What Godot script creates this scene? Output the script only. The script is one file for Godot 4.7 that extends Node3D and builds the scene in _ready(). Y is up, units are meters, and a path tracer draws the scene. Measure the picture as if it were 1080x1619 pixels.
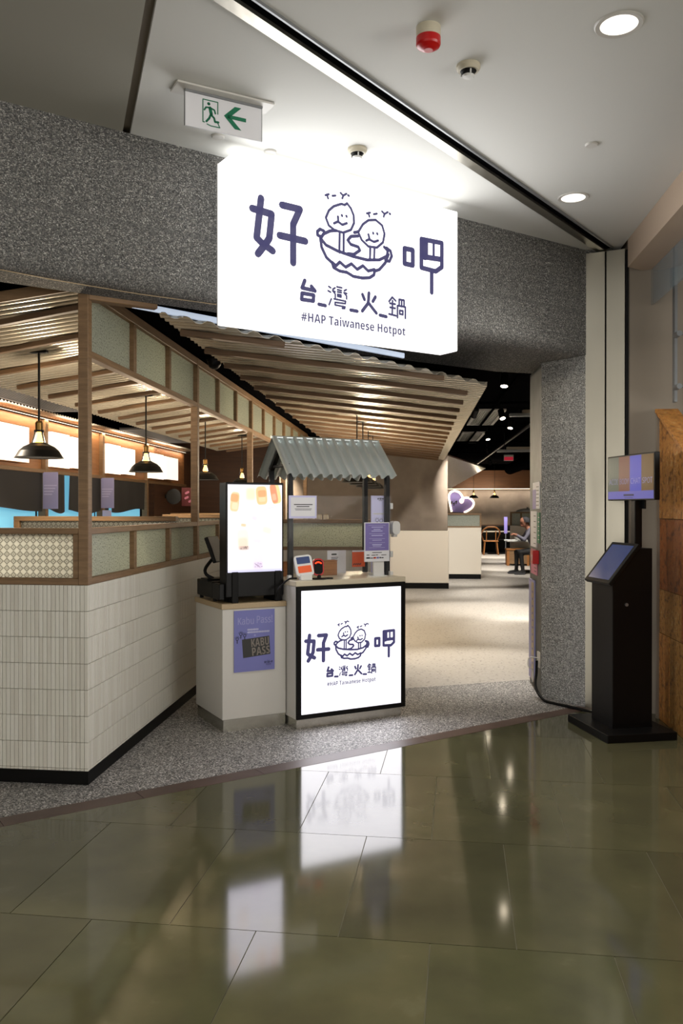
extends Node3D
# A hotpot restaurant front in a shopping mall. Metres, y up. Three floor directions are used:
# the shop grid turned -5 degrees, the shop front turned +34 degrees, the counter turned +28 degrees.

const SHOP := -5.0
const FRONT := 34.0
const DESK := 28.0
const CEIL := 3.45
var M := {}
var T := {}
var used := {}
var rng := RandomNumberGenerator.new()

func _ready():
	rng.seed = 7
	# ---- camera ----
	var cam := Camera3D.new()
	cam.name = "camera"
	cam.position = Vector3(0, 1.5, 0)
	cam.rotation.x = -atan(5.0 / 1340.0)
	cam.fov = rad_to_deg(2.0 * atan(809.5 / 1340.0))
	cam.near = 0.05
	cam.far = 80.0
	add_child(cam)
	cam.current = true
	# ---- environment and exposure ----
	var we := WorldEnvironment.new()
	we.name = "environment"
	var env := Environment.new()
	env.background_mode = Environment.BG_COLOR
	env.background_color = Color(0.02, 0.02, 0.02)
	env.tonemap_mode = Environment.TONE_MAPPER_LINEAR
	env.tonemap_exposure = 1.0
	env.sdfgi_enabled = true
	env.ssao_enabled = true
	env.ssil_enabled = true
	we.environment = env
	add_child(we)
	# ---- large lights ----
	big_lights()
	make_textures()
	make_materials()
	# ---- setting ----
	mall_floor()
	mall_shell()
	shop_front()
	shop_shell()
	# ---- large things ----
	side_partition()
	front_partition()
	host_partition()
	inner_partitions()
	left_canopy()
	right_canopy()
	far_canopy()
	lantern_wall()
	shop_sign()
	counter()
	stall()
	side_cabinet()
	kiosk()
	# ---- small things ----
	counter_items()
	cabinet_items()
	pendants()
	ceiling_items()
	shop_ceiling_items()
	far_room()
	jamb_items()

# ================= helpers =================
func lin(c: Color) -> Color: return c.srgb_to_linear()

func shop_at(r: float, h: float, w: float) -> Vector3:
	var a := deg_to_rad(SHOP)
	return Vector3(r * cos(a) - w * sin(a), h, r * -sin(a) - w * cos(a))

func turned(deg: float) -> Basis: return Basis(Vector3.UP, deg_to_rad(deg))

func numbered(parent: Node, called: String) -> String:
	var key := str(parent.get_instance_id()) + called
	if not used.has(key):
		used[key] = 0
		return called
	used[key] += 1
	return "%s_%03d" % [called, used[key]]

func tag(o: Node, label: String, category: String, group := "") -> Node:
	o.set_meta("label", label)
	o.set_meta("category", category)
	if group != "": o.set_meta("group", group)
	return o

func thing(called: String, label: String, category: String, at := Vector3.ZERO, deg := 0.0, group := "") -> Node3D:
	var o := Node3D.new()
	o.name = numbered(self, called)
	add_child(o, true)
	o.position = at
	o.rotation_degrees.y = deg
	tag(o, label, category, group)
	return o

func structure(called: String, at := Vector3.ZERO, deg := 0.0) -> Node3D:
	var o := Node3D.new()
	o.name = called
	add_child(o, true)
	o.position = at
	o.rotation_degrees.y = deg
	o.set_meta("kind", "structure")
	return o

func new_st() -> SurfaceTool:
	var st := SurfaceTool.new()
	st.begin(Mesh.PRIMITIVE_TRIANGLES)
	return st

func put(called: String, mesh: Mesh, mat: Material, parent: Node, xf := Transform3D.IDENTITY) -> MeshInstance3D:
	var o := MeshInstance3D.new()
	o.name = numbered(parent, called)
	o.mesh = mesh
	o.material_override = mat
	o.transform = xf
	parent.add_child(o, true)
	return o

func part(called: String, st: SurfaceTool, mat: Material, parent: Node, xf := Transform3D.IDENTITY) -> MeshInstance3D:
	return put(called, st.commit(), mat, parent, xf)

func slab(called: String, st: SurfaceTool, mat: Material) -> MeshInstance3D:
	var o := put(called, st.commit(), mat, self)
	o.set_meta("kind", "structure")
	return o

func copy(o: Node3D, label := "") -> Node3D:
	var base := String(o.name)
	if base.length() > 4 and base.substr(base.length() - 4, 1) == "_" and base.right(3).is_valid_int(): base = base.left(-4)
	var c: Node3D = o.duplicate()
	c.name = numbered(self, base)
	add_child(c, true)
	if label != "": c.set_meta("label", label)
	return c

func tri(st: SurfaceTool, a: Vector3, b: Vector3, c: Vector3, n: Vector3):
	var g := (b - a).cross(c - a)
	if g.length_squared() < 1e-16: return
	st.set_normal(n)
	st.add_vertex(a)
	if g.dot(n) > 0.0:
		st.add_vertex(c); st.add_vertex(b)
	else:
		st.add_vertex(b); st.add_vertex(c)

func face(st: SurfaceTool, pts: Array, out: Vector3):
	var n := Vector3.ZERO
	for i in range(1, pts.size() - 1): n += (pts[i] - pts[0]).cross(pts[i + 1] - pts[0])
	if n.length_squared() < 1e-18: return
	n = n.normalized()
	if n.dot(out) < 0.0: n = -n
	for i in range(1, pts.size() - 1): tri(st, pts[0], pts[i], pts[i + 1], n)

# box with chamfered edges, centre and size in the frame xf
func box(st: SurfaceTool, centre: Vector3, size: Vector3, ch := 0.0, xf := Transform3D.IDENTITY):
	var h := size * 0.5
	var x := xf * Transform3D(Basis.IDENTITY, centre)
	ch = minf(ch, minf(h.x, minf(h.y, h.z)) * 0.9)
	var axes := [Vector3.RIGHT, Vector3.UP, Vector3.BACK]
	for a in 3:
		var b := (a + 1) % 3
		var c := (a + 2) % 3
		for s in [-1.0, 1.0]:
			var q := []
			for k in [[-1, -1], [1, -1], [1, 1], [-1, 1]]:
				var v := Vector3.ZERO
				v[a] = s * h[a]
				v[b] = k[0] * (h[b] - ch)
				v[c] = k[1] * (h[c] - ch)
				q.append(x * v)
			face(st, q, x.basis * (axes[a] * s))
	if ch <= 0.0: return
	for a in 3:
		var b := (a + 1) % 3
		var c := (a + 2) % 3
		for s in [-1.0, 1.0]:
			for t in [-1.0, 1.0]:
				var q := []
				for e in [-1.0, 1.0]:
					var v := Vector3.ZERO
					v[a] = e * (h[a] - ch)
					v[b] = s * h[b]
					v[c] = t * (h[c] - ch)
					q.append(x * v)
				for e in [1.0, -1.0]:
					var v := Vector3.ZERO
					v[a] = e * (h[a] - ch)
					v[b] = s * (h[b] - ch)
					v[c] = t * h[c]
					q.append(x * v)
				face(st, q, x.basis * (axes[b] * s + axes[c] * t))
	for sx in [-1.0, 1.0]:
		for sy in [-1.0, 1.0]:
			for sz in [-1.0, 1.0]:
				var s := Vector3(sx, sy, sz)
				face(st, [x * (s * (h - Vector3(0, ch, ch))), x * (s * (h - Vector3(ch, 0, ch))), x * (s * (h - Vector3(ch, ch, 0)))], x.basis * s)

func box_mm(st: SurfaceTool, lo: Vector3, hi: Vector3, ch := 0.0, xf := Transform3D.IDENTITY):
	box(st, (lo + hi) * 0.5, (hi - lo).abs(), ch, xf)

func boxed(called: String, lo: Vector3, hi: Vector3, mat: Material, parent: Node, ch := 0.0) -> MeshInstance3D:
	var st := new_st()
	box_mm(st, lo, hi, ch)
	return part(called, st, mat, parent)

# vertical prism over a floor polygon of (x, depth) points
func prism(st: SurfaceTool, poly: PackedVector2Array, y0: float, y1: float):
	var ix := Geometry2D.triangulate_polygon(poly)
	for i in range(0, ix.size(), 3):
		var a := poly[ix[i]]
		var b := poly[ix[i + 1]]
		var c := poly[ix[i + 2]]
		tri(st, Vector3(a.x, y1, -a.y), Vector3(b.x, y1, -b.y), Vector3(c.x, y1, -c.y), Vector3.UP)
		tri(st, Vector3(a.x, y0, -a.y), Vector3(b.x, y0, -b.y), Vector3(c.x, y0, -c.y), Vector3.DOWN)
	var ccw := not Geometry2D.is_polygon_clockwise(poly)
	for i in poly.size():
		var a := poly[i]
		var b := poly[(i + 1) % poly.size()]
		var o := Vector2(b.y - a.y, a.x - b.x) * (1.0 if ccw else -1.0)
		face(st, [Vector3(a.x, y0, -a.y), Vector3(b.x, y0, -b.y), Vector3(b.x, y1, -b.y), Vector3(a.x, y1, -a.y)], Vector3(o.x, 0, -o.y))

# extrude an xy polygon from z0 to z1
func extrude(st: SurfaceTool, poly: PackedVector2Array, z0: float, z1: float, xf := Transform3D.IDENTITY):
	var ix := Geometry2D.triangulate_polygon(poly)
	for z in [z0, z1]:
		var n: Vector3 = xf.basis * Vector3(0, 0, signf(z - (z0 + z1) * 0.5))
		for i in range(0, ix.size(), 3):
			var q := []
			for k in 3: q.append(xf * Vector3(poly[ix[i + k]].x, poly[ix[i + k]].y, z))
			tri(st, q[0], q[1], q[2], n)
	var ccw := not Geometry2D.is_polygon_clockwise(poly)
	for i in poly.size():
		var a := poly[i]
		var b := poly[(i + 1) % poly.size()]
		var o := Vector2(b.y - a.y, a.x - b.x) * (1.0 if ccw else -1.0)
		face(st, [xf * Vector3(a.x, a.y, z0), xf * Vector3(b.x, b.y, z0), xf * Vector3(b.x, b.y, z1), xf * Vector3(a.x, a.y, z1)], xf.basis * Vector3(o.x, o.y, 0))

func tube(st: SurfaceTool, pts: Array, rad: float, seg := 8, closed := false):
	var n := pts.size()
	var rings := []
	var prev := Vector3.ZERO
	for i in n:
		var a: Vector3 = pts[(i - 1 + n) % n] if closed or i > 0 else pts[0]
		var b: Vector3 = pts[(i + 1) % n] if closed or i < n - 1 else pts[n - 1]
		var d := (b - a).normalized()
		if prev == Vector3.ZERO: prev = d.cross(Vector3.UP if absf(d.y) < 0.9 else Vector3.RIGHT).normalized()
		prev = (prev - d * prev.dot(d)).normalized()
		var side := d.cross(prev)
		var ring := []
		for k in seg:
			var t := TAU * k / seg
			ring.append(prev * cos(t) + side * sin(t))
		rings.append(ring)
	for i in (n if closed else n - 1):
		var j := (i + 1) % n
		for k in seg:
			var l := (k + 1) % seg
			quad_n(st, pts[i] + rings[i][k] * rad, pts[i] + rings[i][l] * rad, pts[j] + rings[j][l] * rad, pts[j] + rings[j][k] * rad, rings[i][k], rings[i][l], rings[j][l], rings[j][k])
	if not closed:
		for e in [[0, pts[0] - pts[1]], [n - 1, pts[n - 1] - pts[n - 2]]]:
			var q := []
			for k in seg: q.append(pts[e[0]] + rings[e[0]][k] * rad)
			face(st, q, e[1])

func quad_n(st: SurfaceTool, a: Vector3, b: Vector3, c: Vector3, d: Vector3, na: Vector3, nb: Vector3, nc: Vector3, nd: Vector3):
	var p := [a, b, c, d]
	var m := [na, nb, nc, nd]
	for t in [[0, 1, 2], [0, 2, 3]]:
		var g: Vector3 = (p[t[1]] - p[t[0]]).cross(p[t[2]] - p[t[0]])
		if g.length_squared() < 1e-18: continue
		var o: Array = t if g.dot(m[t[0]] + m[t[1]] + m[t[2]]) < 0.0 else [t[0], t[2], t[1]]
		for k in o:
			st.set_normal(m[k])
			st.add_vertex(p[k])

# surface of revolution about y; profile of (radius, height) from one end to the other, outside on the right
func lathe(st: SurfaceTool, profile: Array, seg := 24, xf := Transform3D.IDENTITY):
	for i in profile.size() - 1:
		var p: Vector2 = profile[i]
		var q: Vector2 = profile[i + 1]
		var d := q - p
		if d.length() < 1e-6: continue
		var n2 := Vector2(d.y, -d.x).normalized()
		for k in seg:
			var a := TAU * k / seg
			var b := TAU * (k + 1) / seg
			var ea := Vector3(cos(a), 0, sin(a))
			var eb := Vector3(cos(b), 0, sin(b))
			var na := xf.basis * (ea * n2.x + Vector3.UP * n2.y)
			var nb := xf.basis * (eb * n2.x + Vector3.UP * n2.y)
			quad_n(st, xf * (ea * p.x + Vector3.UP * p.y), xf * (eb * p.x + Vector3.UP * p.y), xf * (eb * q.x + Vector3.UP * q.y), xf * (ea * q.x + Vector3.UP * q.y), na, nb, nb, na)

# a printed or cut line of given width in the xy plane, facing +z
func ribbon(st: SurfaceTool, pts: Array, width: float, closed := false, xf := Transform3D.IDENTITY):
	var h := width * 0.5
	var n := pts.size()
	var up := xf.basis * Vector3.BACK
	for i in (n if closed else n - 1):
		var a: Vector2 = pts[i]
		var b: Vector2 = pts[(i + 1) % n]
		var d := (b - a).normalized()
		var s := Vector2(-d.y, d.x) * h
		face(st, [v3(xf, a + s), v3(xf, b + s), v3(xf, b - s), v3(xf, a - s)], up)
	for p in pts:
		var q := []
		for k in 10: q.append(v3(xf, p + Vector2(cos(TAU * k / 10), sin(TAU * k / 10)) * h))
		face(st, q, up)

func v3(xf: Transform3D, p: Vector2) -> Vector3: return xf * Vector3(p.x, p.y, 0)

func words(called: String, text: String, width: float, height: float, mat: Material, parent: Node, xf: Transform3D, bold := false) -> MeshInstance3D:
	var m := TextMesh.new()
	var f := SystemFont.new()
	f.font_names = PackedStringArray(["Droid Sans"])
	if bold: f.font_weight = 700
	m.font = f
	m.font_size = 48
	m.pixel_size = 0.01
	m.depth = 0.0
	m.curve_step = 2.0
	m.text = text
	var b := m.get_aabb()
	var s := Vector3(width / maxf(b.size.x, 0.001), height / maxf(b.size.y, 0.001), 1.0)
	var c := b.position + b.size * 0.5
	var local := Transform3D(Basis.from_scale(s), Vector3(-c.x * s.x, -c.y * s.y, 0))
	return put(called, m, mat, parent, xf * local)

# corrugated sheet: lines run along +x from x0(z) to x1, waves follow z; top and bottom faces
func corrugated(st: SurfaceTool, z0: float, z1: float, pitch: float, amp: float, ends: Callable, lift: Callable, thick := 0.0025, per := 8):
	var n := int((z1 - z0) / pitch * per)
	var prev := []
	var pn := Vector3.ZERO
	for i in n + 1:
		var z := z0 + (z1 - z0) * i / n
		var ph := TAU * (z - z0) / pitch
		var e: Array = ends.call(z)
		var sn := sin(ph)
		var y := amp * (1.4 * sn - 0.4 * sn * sn * sn)
		var slope := amp * (1.4 - 1.2 * sn * sn) * cos(ph) * TAU / pitch
		var a := Vector3(e[0], lift.call(e[0]) + y, z)
		var b := Vector3(e[1], lift.call(e[1]) + y, z)
		var nn := (b - a).normalized().cross(Vector3(0, slope, 1)).normalized()
		if nn.y < 0.0: nn = -nn
		if i > 0 and (prev[1] - prev[0]).length() > 1e-4:
			var t := Vector3(0, thick, 0)
			quad_n(st, prev[0] + t, prev[1] + t, b + t, a + t, pn, pn, nn, nn)
			quad_n(st, prev[0], prev[1], b, a, -pn, -pn, -nn, -nn)
			face(st, [prev[0], a, a + t, prev[0] + t], Vector3.LEFT)
			face(st, [prev[1], b, b + t, prev[1] + t], Vector3.RIGHT)
		prev = [a, b]
		pn = nn

# ================= textures and materials =================
func noise_tex(type: int, freq: float, seed_no: int, offsets: Array, colors: Array, size := 512, cell := false, octaves := 3, hard := false) -> NoiseTexture2D:
	var f := FastNoiseLite.new()
	f.noise_type = type
	f.frequency = freq
	f.seed = seed_no
	f.fractal_octaves = octaves
	if octaves < 2: f.fractal_type = FastNoiseLite.FRACTAL_NONE
	if cell:
		f.cellular_return_type = FastNoiseLite.RETURN_CELL_VALUE
		f.cellular_jitter = 1.0
	var t := NoiseTexture2D.new()
	t.width = size
	t.height = size
	t.seamless = true
	t.seamless_blend_skirt = 0.06
	t.noise = f
	var g := Gradient.new()
	g.offsets = PackedFloat32Array(offsets)
	g.colors = PackedColorArray(colors)
	if hard: g.interpolation_mode = Gradient.GRADIENT_INTERPOLATE_CONSTANT
	t.color_ramp = g
	return t

func grey(v: float, warm := 0.0) -> Color: return Color(v + warm, v, v - warm)

func make_textures():
	var CE := FastNoiseLite.TYPE_CELLULAR
	var SI := FastNoiseLite.TYPE_SIMPLEX_SMOOTH
	T.aggregate = noise_tex(CE, 0.16, 3, [0.0, 0.3, 0.55, 0.75, 0.88, 0.95], [grey(0.25), grey(0.36), grey(0.44), grey(0.53, 0.01), grey(0.64, 0.02), grey(0.82, 0.01)], 1024, true, 1, true)
	T.aggregate_lit = noise_tex(CE, 0.16, 9, [0.0, 0.25, 0.5, 0.72, 0.86, 0.95], [grey(0.34), grey(0.54), grey(0.65), grey(0.75), grey(0.87), grey(0.98)], 1024, true, 1, true)  # lighter grains, with the brightness of the lit jamb put into the colour
	T.aggregate_bump = noise_tex(CE, 0.16, 3, [0.0, 1.0], [grey(0.0), grey(1.0)], 1024, true, 1)
	T.granite = noise_tex(CE, 0.17, 11, [0.0, 0.22, 0.45, 0.7, 0.88], [grey(0.24), grey(0.44), grey(0.58, 0.008), grey(0.70, 0.012), grey(0.90, 0.005)], 1024, true, 1, true)
	T.terrazzo = noise_tex(CE, 0.07, 5, [0.0, 0.03, 0.06, 0.94], [Color(0.44, 0.41, 0.39), Color(0.62, 0.59, 0.56), Color(0.72, 0.70, 0.67), Color(0.77, 0.75, 0.73)], 1024, true, 1, true)
	T.mottle = noise_tex(SI, 0.008, 21, [0.0, 0.5, 1.0], [grey(0.78), grey(0.92), grey(1.0)], 512, false, 5)
	T.stone = noise_tex(SI, 0.006, 31, [0.0, 0.35, 0.6, 0.8, 1.0], [Color(0.36, 0.35, 0.27), Color(0.385, 0.375, 0.285), Color(0.40, 0.39, 0.295), Color(0.415, 0.40, 0.305), Color(0.46, 0.45, 0.36)], 1024, false, 6)
	T.polish = noise_tex(SI, 0.012, 33, [0.0, 0.55, 1.0], [grey(0.26), grey(0.38), grey(0.62)], 512, false, 5)
	T.slate = noise_tex(SI, 0.011, 41, [0.0, 0.3, 0.5, 0.68, 0.85, 1.0], [Color(0.34, 0.21, 0.10), Color(0.56, 0.36, 0.15), Color(0.70, 0.49, 0.22), Color(0.64, 0.40, 0.18), Color(0.76, 0.59, 0.34), Color(0.55, 0.48, 0.36)], 512, false, 6)
	T.plaster = noise_tex(SI, 0.006, 51, [0.0, 0.4, 0.7, 1.0], [Color(0.40, 0.37, 0.345), Color(0.46, 0.43, 0.40), Color(0.50, 0.47, 0.44), Color(0.56, 0.53, 0.50)], 512, false, 5)
	T.fabric = noise_tex(SI, 0.25, 61, [0.0, 1.0], [grey(0.85), grey(1.0)], 256, false, 2)
	T.bubble = noise_tex(CE, 0.09, 71, [0.0, 1.0], [grey(0.0), grey(1.0)], 512, false, 1)
	T.pebble = noise_tex(CE, 0.09, 71, [0.0, 0.5, 1.0], [grey(1.0), grey(0.86), grey(0.62)], 512, false, 1)
	T.wood = wood_tex()
	T.wood_dark = T.wood
	T.flower = flower_tex(false)
	T.flower_bump = flower_tex(true)
	T.brushed = brushed_tex()

func wood_tex() -> ImageTexture:
	var n := FastNoiseLite.new()
	n.seed = 81
	n.noise_type = FastNoiseLite.TYPE_SIMPLEX_SMOOTH
	n.frequency = 0.02
	var W := 256
	var im := Image.create(W, W, false, Image.FORMAT_RGB8)
	for y in W:
		for x in W:
			var v := n.get_noise_2d(x * 0.25, y * 5.0) * 0.6 + n.get_noise_2d(x * 0.8 + 900.0, y * 14.0) * 0.4
			var fine := n.get_noise_2d(x * 2.0, y * 40.0)
			var k := clampf(0.5 + v * 0.9 + fine * 0.25, 0.0, 1.0)
			im.set_pixel(x, y, Color(0.50, 0.385, 0.27).lerp(Color(0.64, 0.51, 0.375), k))
	return ImageTexture.create_from_image(im)

func brushed_tex() -> ImageTexture:
	var n := FastNoiseLite.new()
	n.seed = 83
	n.frequency = 0.03
	var im := Image.create(128, 256, false, Image.FORMAT_RGB8)
	for y in 256:
		for x in 128:
			var k := 0.5 + 0.4 * n.get_noise_2d(x * 7.0, y * 0.12) + 0.25 * n.get_noise_2d(x * 1.2 + 500.0, y * 0.3)
			im.set_pixel(x, y, grey(clampf(0.26 + 0.16 * k, 0.06, 0.9)))
	return ImageTexture.create_from_image(im)

# pressed glass: rings of petals on a square lattice
func flower_tex(bump: bool) -> ImageTexture:
	var W := 128
	var im := Image.create(W, W, false, Image.FORMAT_RGB8)
	for y in W:
		for x in W:
			var best := 0.0
			for c in [Vector2(0.25, 0.25), Vector2(0.75, 0.75), Vector2(0.75, 0.25), Vector2(0.25, 0.75)]:
				var d := Vector2((x + 0.5) / W, (y + 0.5) / W) - Vector2(c)
				var r := d.length() * 4.0
				var a := d.angle()
				var ring := 1.0 - smoothstep(0.06, 0.16, absf(r - 0.62))
				var petal := 1.0 - smoothstep(0.06, 0.16, absf(r - (0.62 + 0.3 * cos(a * 4.0))))
				var core := 1.0 - smoothstep(0.1, 0.2, r)
				best = maxf(best, maxf(ring * 0.9, maxf(petal * 0.6, core * 0.8)))
			if bump: im.set_pixel(x, y, grey(best))
			else: im.set_pixel(x, y, Color(0.97, 0.97, 0.96).lerp(Color(0.60, 0.60, 0.585), best))
	return ImageTexture.create_from_image(im)

func mat(called: String, c: Color, rough := 0.6, tex: Texture2D = null, scale := 1.0, world := false, metal := 0.0) -> StandardMaterial3D:
	var m := StandardMaterial3D.new()
	m.resource_name = called
	m.albedo_color = c
	m.roughness = rough
	m.metallic = metal
	if tex:
		m.albedo_texture = tex
		m.uv1_triplanar = true
		m.uv1_world_triplanar = world
		m.uv1_scale = Vector3.ONE * scale
	M[called] = m
	return m

func relief(m: StandardMaterial3D, tex: Texture2D, cm: float):
	m.heightmap_enabled = true
	m.heightmap_texture = tex
	m.heightmap_scale = cm

func glow(called: String, c: Color, e: float) -> StandardMaterial3D:
	var m := mat(called, c, 0.5)
	m.emission_enabled = true
	m.emission = c
	m.emission_energy_multiplier = e
	return m

func make_materials():
	var w := Color.WHITE
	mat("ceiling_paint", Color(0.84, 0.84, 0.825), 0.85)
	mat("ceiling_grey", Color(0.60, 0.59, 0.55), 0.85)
	relief(mat("concrete", Color(0.98, 0.98, 0.97), 0.9, T.aggregate, 1.5, true), T.aggregate_bump, 0.35)
	relief(mat("concrete_lit", Color(0.98, 0.98, 0.97), 0.9, T.aggregate_lit, 1.4, true), T.aggregate_bump, 0.35)  # concrete with its colour lightened to stand in for light on the jamb
	mat("granite", Color(0.92, 0.91, 0.90), 0.55, T.granite, 0.85, true)
	mat("terrazzo", Color(0.95, 0.95, 0.95), 0.42, T.terrazzo, 0.95, true)
	var tones := [Color(0.83, 0.835, 0.82), Color(0.88, 0.885, 0.865), Color(0.92, 0.925, 0.89), Color(0.845, 0.865, 0.83)]
	for i in 4:
		var m := mat("stone_%d" % i, tones[i], 0.085, T.stone, 0.31 + 0.07 * i, true)
		m.uv1_offset = Vector3(0.37 * i, 0.11 * i, 0.53 * i)
		m.metallic_specular = 0.5
	mat("grout", Color(0.46, 0.44, 0.35), 0.7)
	mat("strip_stone", Color(0.36, 0.285, 0.25), 0.45, T.mottle, 0.6, true)
	mat("wood", Color(0.84, 0.83, 0.79), 0.55, T.wood, 1.4)
	mat("shaded_wood", Color(0.62, 0.59, 0.54), 0.6, T.wood, 1.4)  # the same oak, darkened in colour for the shade under the canopies
	mat("wood_warm", Color(1.0, 0.86, 0.70), 0.55, T.wood, 0.6)
	mat("wood_brown", Color(0.50, 0.40, 0.31), 0.6, T.wood, 0.5)
	mat("tile_a", Color(0.82, 0.81, 0.77), 0.32)
	mat("tile_b", Color(0.80, 0.785, 0.745), 0.35)
	mat("tile_c", Color(0.84, 0.83, 0.795), 0.3)
	mat("tile_grout", Color(0.60, 0.58, 0.54), 0.8)
	mat("black_base", Color(0.035, 0.033, 0.032), 0.45).metallic_specular = 0.25
	mat("sheet", Color(0.74, 0.71, 0.65), 0.27, null, 1.0, false, 0.7)
	mat("zinc", Color(0.80, 0.83, 0.83), 0.3, null, 1.0, false, 0.6)
	mat("void_black", Color(0.045, 0.045, 0.05), 0.9).metallic_specular = 0.0
	mat("black_metal", Color(0.045, 0.045, 0.047), 0.45).metallic_specular = 0.32
	mat("black_paint", Color(0.05, 0.048, 0.047), 0.55).metallic_specular = 0.3
	mat("grey_metal", Color(0.55, 0.56, 0.57), 0.4, null, 1.0, false, 0.6)
	mat("white_paint", Color(0.80, 0.79, 0.77), 0.45)
	mat("cream_wall", Color(0.80, 0.77, 0.715), 0.7)
	mat("plaster", Color(1.0, 0.97, 0.93), 0.85, T.plaster, 0.35, true)
	mat("worktop", Color(0.79, 0.75, 0.66), 0.3)
	mat("tan_top", Color(0.72, 0.63, 0.49), 0.4, T.fabric, 2.0)
	var st := mat("stainless", Color(0.66, 0.645, 0.60), 0.28, null, 1.0, false, 1.0)
	st.roughness = 1.0
	st.roughness_texture = T.brushed
	st.uv1_triplanar = true
	st.uv1_scale = Vector3.ONE * 0.9
	mat("plinth_steel", Color(0.78, 0.77, 0.73), 0.25, null, 1.0, false, 0.9)
	mat("wall_grey", Color(0.52, 0.48, 0.43), 0.7)
	mat("wall_pale", Color(0.80, 0.78, 0.74), 0.8)
	mat("bulkhead_paint", Color(0.72, 0.64, 0.56), 0.6)
	relief(mat("slate", w, 0.6, T.slate, 2.3, true), T.slate, 0.6)
	relief(mat("slate_dark", Color(0.80, 0.68, 0.58), 0.6, T.slate, 2.0, true), T.slate, 0.6)
	relief(mat("slate_pale", Color(0.95, 1.0, 1.05), 0.6, T.slate, 3.0, true), T.slate, 0.6)
	mat("navy", Color(0.18, 0.18, 0.31), 0.6)
	var film := mat("navy_film", Color(0.05, 0.05, 0.1), 0.5)
	film.emission_enabled = true
	film.emission = Color(0.27, 0.26, 0.42)
	mat("ink", Color(0.08, 0.08, 0.1), 0.6)
	mat("paper", Color(0.86, 0.86, 0.88), 0.7)
	mat("lilac", Color(0.62, 0.62, 0.80), 0.6)
	mat("lilac_pale", Color(0.76, 0.76, 0.90), 0.6)
	mat("violet", Color(0.46, 0.42, 0.66), 0.6)
	mat("periwinkle", Color(0.46, 0.47, 0.72), 0.6)
	mat("charcoal", Color(0.2, 0.2, 0.2), 0.6)
	mat("taupe", Color(0.50, 0.47, 0.44), 0.6)
	mat("wine", Color(0.34, 0.07, 0.08), 0.6)
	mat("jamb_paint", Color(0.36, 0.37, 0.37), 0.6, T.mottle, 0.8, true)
	mat("grille_paint", Color(0.80, 0.80, 0.79), 0.5)
	mat("timber_dark", Color(0.52, 0.41, 0.24), 0.6, T.wood, 0.6)
	mat("orange", Color(0.92, 0.36, 0.12), 0.5)
	mat("red", Color(0.72, 0.05, 0.06), 0.3)
	mat("green", Color(0.0, 0.42, 0.29), 0.6)
	mat("pink", Color(0.82, 0.50, 0.60), 0.6)
	mat("beige_plastic", Color(0.76, 0.73, 0.65), 0.5)
	mat("white_plastic", Color(0.84, 0.84, 0.83), 0.4)
	mat("cloth", Color(0.20, 0.195, 0.20), 0.9, T.fabric, 3.0)
	mat("brass", Color(0.52, 0.40, 0.22), 0.35, null, 1.0, false, 1.0)
	mat("bare_wood", Color(1.0, 0.82, 0.55), 0.55, T.wood, 2.0)
	mat("skin", Color(0.62, 0.42, 0.33), 0.6)
	var g := mat("pane", Color(0.97, 0.99, 1.0, 0.015), 0.03)
	g.transparency = BaseMaterial3D.TRANSPARENCY_ALPHA
	g.metallic_specular = 0.1
	var sm := mat("smoked_pane", Color(0.55, 0.62, 0.66, 0.35), 0.05)
	sm.transparency = BaseMaterial3D.TRANSPARENCY_ALPHA
	var pg := mat("pressed_glass", Color(0.92, 0.93, 0.93), 0.22, T.flower, 13.0)
	relief(pg, T.flower_bump, 0.25)
	pg.backlight_enabled = true
	pg.backlight = Color(1.5, 1.5, 1.5)
	var hg := mat("hammered_glass", Color(0.82, 0.84, 0.785), 0.2, T.pebble, 2.2)
	relief(hg, T.bubble, 0.15)
	hg.backlight_enabled = true
	hg.backlight = Color(1.0, 1.0, 1.0)
	glow("sign_face", Color(1, 1, 1), 1.15)
	glow("panel_face", Color(0.97, 0.97, 1.0), 1.08)
	glow("window_glow", Color(1.0, 0.95, 0.88), 1.2)  # face of the added, unseen windows that brighten the mall
	glow("lamp_face", Color(1.0, 0.97, 0.92), 1.6)
	glow("lantern_paper", Color(1.0, 0.955, 0.89), 1.08)
	glow("bulb", Color(1.0, 0.72, 0.34), 6.0)
	glow("neon", Color(1.0, 0.90, 0.78), 2.2)
	glow("strip_glow", Color(1.0, 0.92, 0.82), 1.6)
	glow("spot_glow", Color(1.0, 0.93, 0.82), 26.0)
	glow("cool_strip", Color(0.80, 0.86, 0.95), 0.42)
	glow("blue_day", Color(0.45, 0.74, 0.86), 0.75)
	glow("red_led", Color(1.0, 0.25, 0.08), 1.6)
	glow("screen_blue", Color(0.10, 0.14, 0.26), 0.5)
	glow("screen_small", Color(0.28, 0.36, 0.58), 0.4)
	for k in ["screen_blue", "screen_small"]:
		M[k].albedo_color = Color(0.03, 0.03, 0.035)
		M[k].roughness = 0.12
	glow("exit_red", Color(0.8, 0.14, 0.25), 0.4)

# ================= lights outside the frame and large lights =================
func spot(called: String, at: Vector3, aim: Vector3, energy: float, c: Color, angle: float, size := 0.05, soft := 0.7) -> SpotLight3D:
	var l := SpotLight3D.new()
	l.name = numbered(self, called)
	l.light_energy = energy
	l.light_color = c
	l.spot_angle = angle
	l.spot_angle_attenuation = soft
	l.spot_range = 40.0
	l.spot_attenuation = 2.0
	l.light_size = size
	l.shadow_enabled = true
	add_child(l, true)
	l.look_at_from_position(at, aim, Vector3.UP if absf((aim - at).normalized().y) < 0.98 else Vector3.BACK)
	return l

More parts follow.
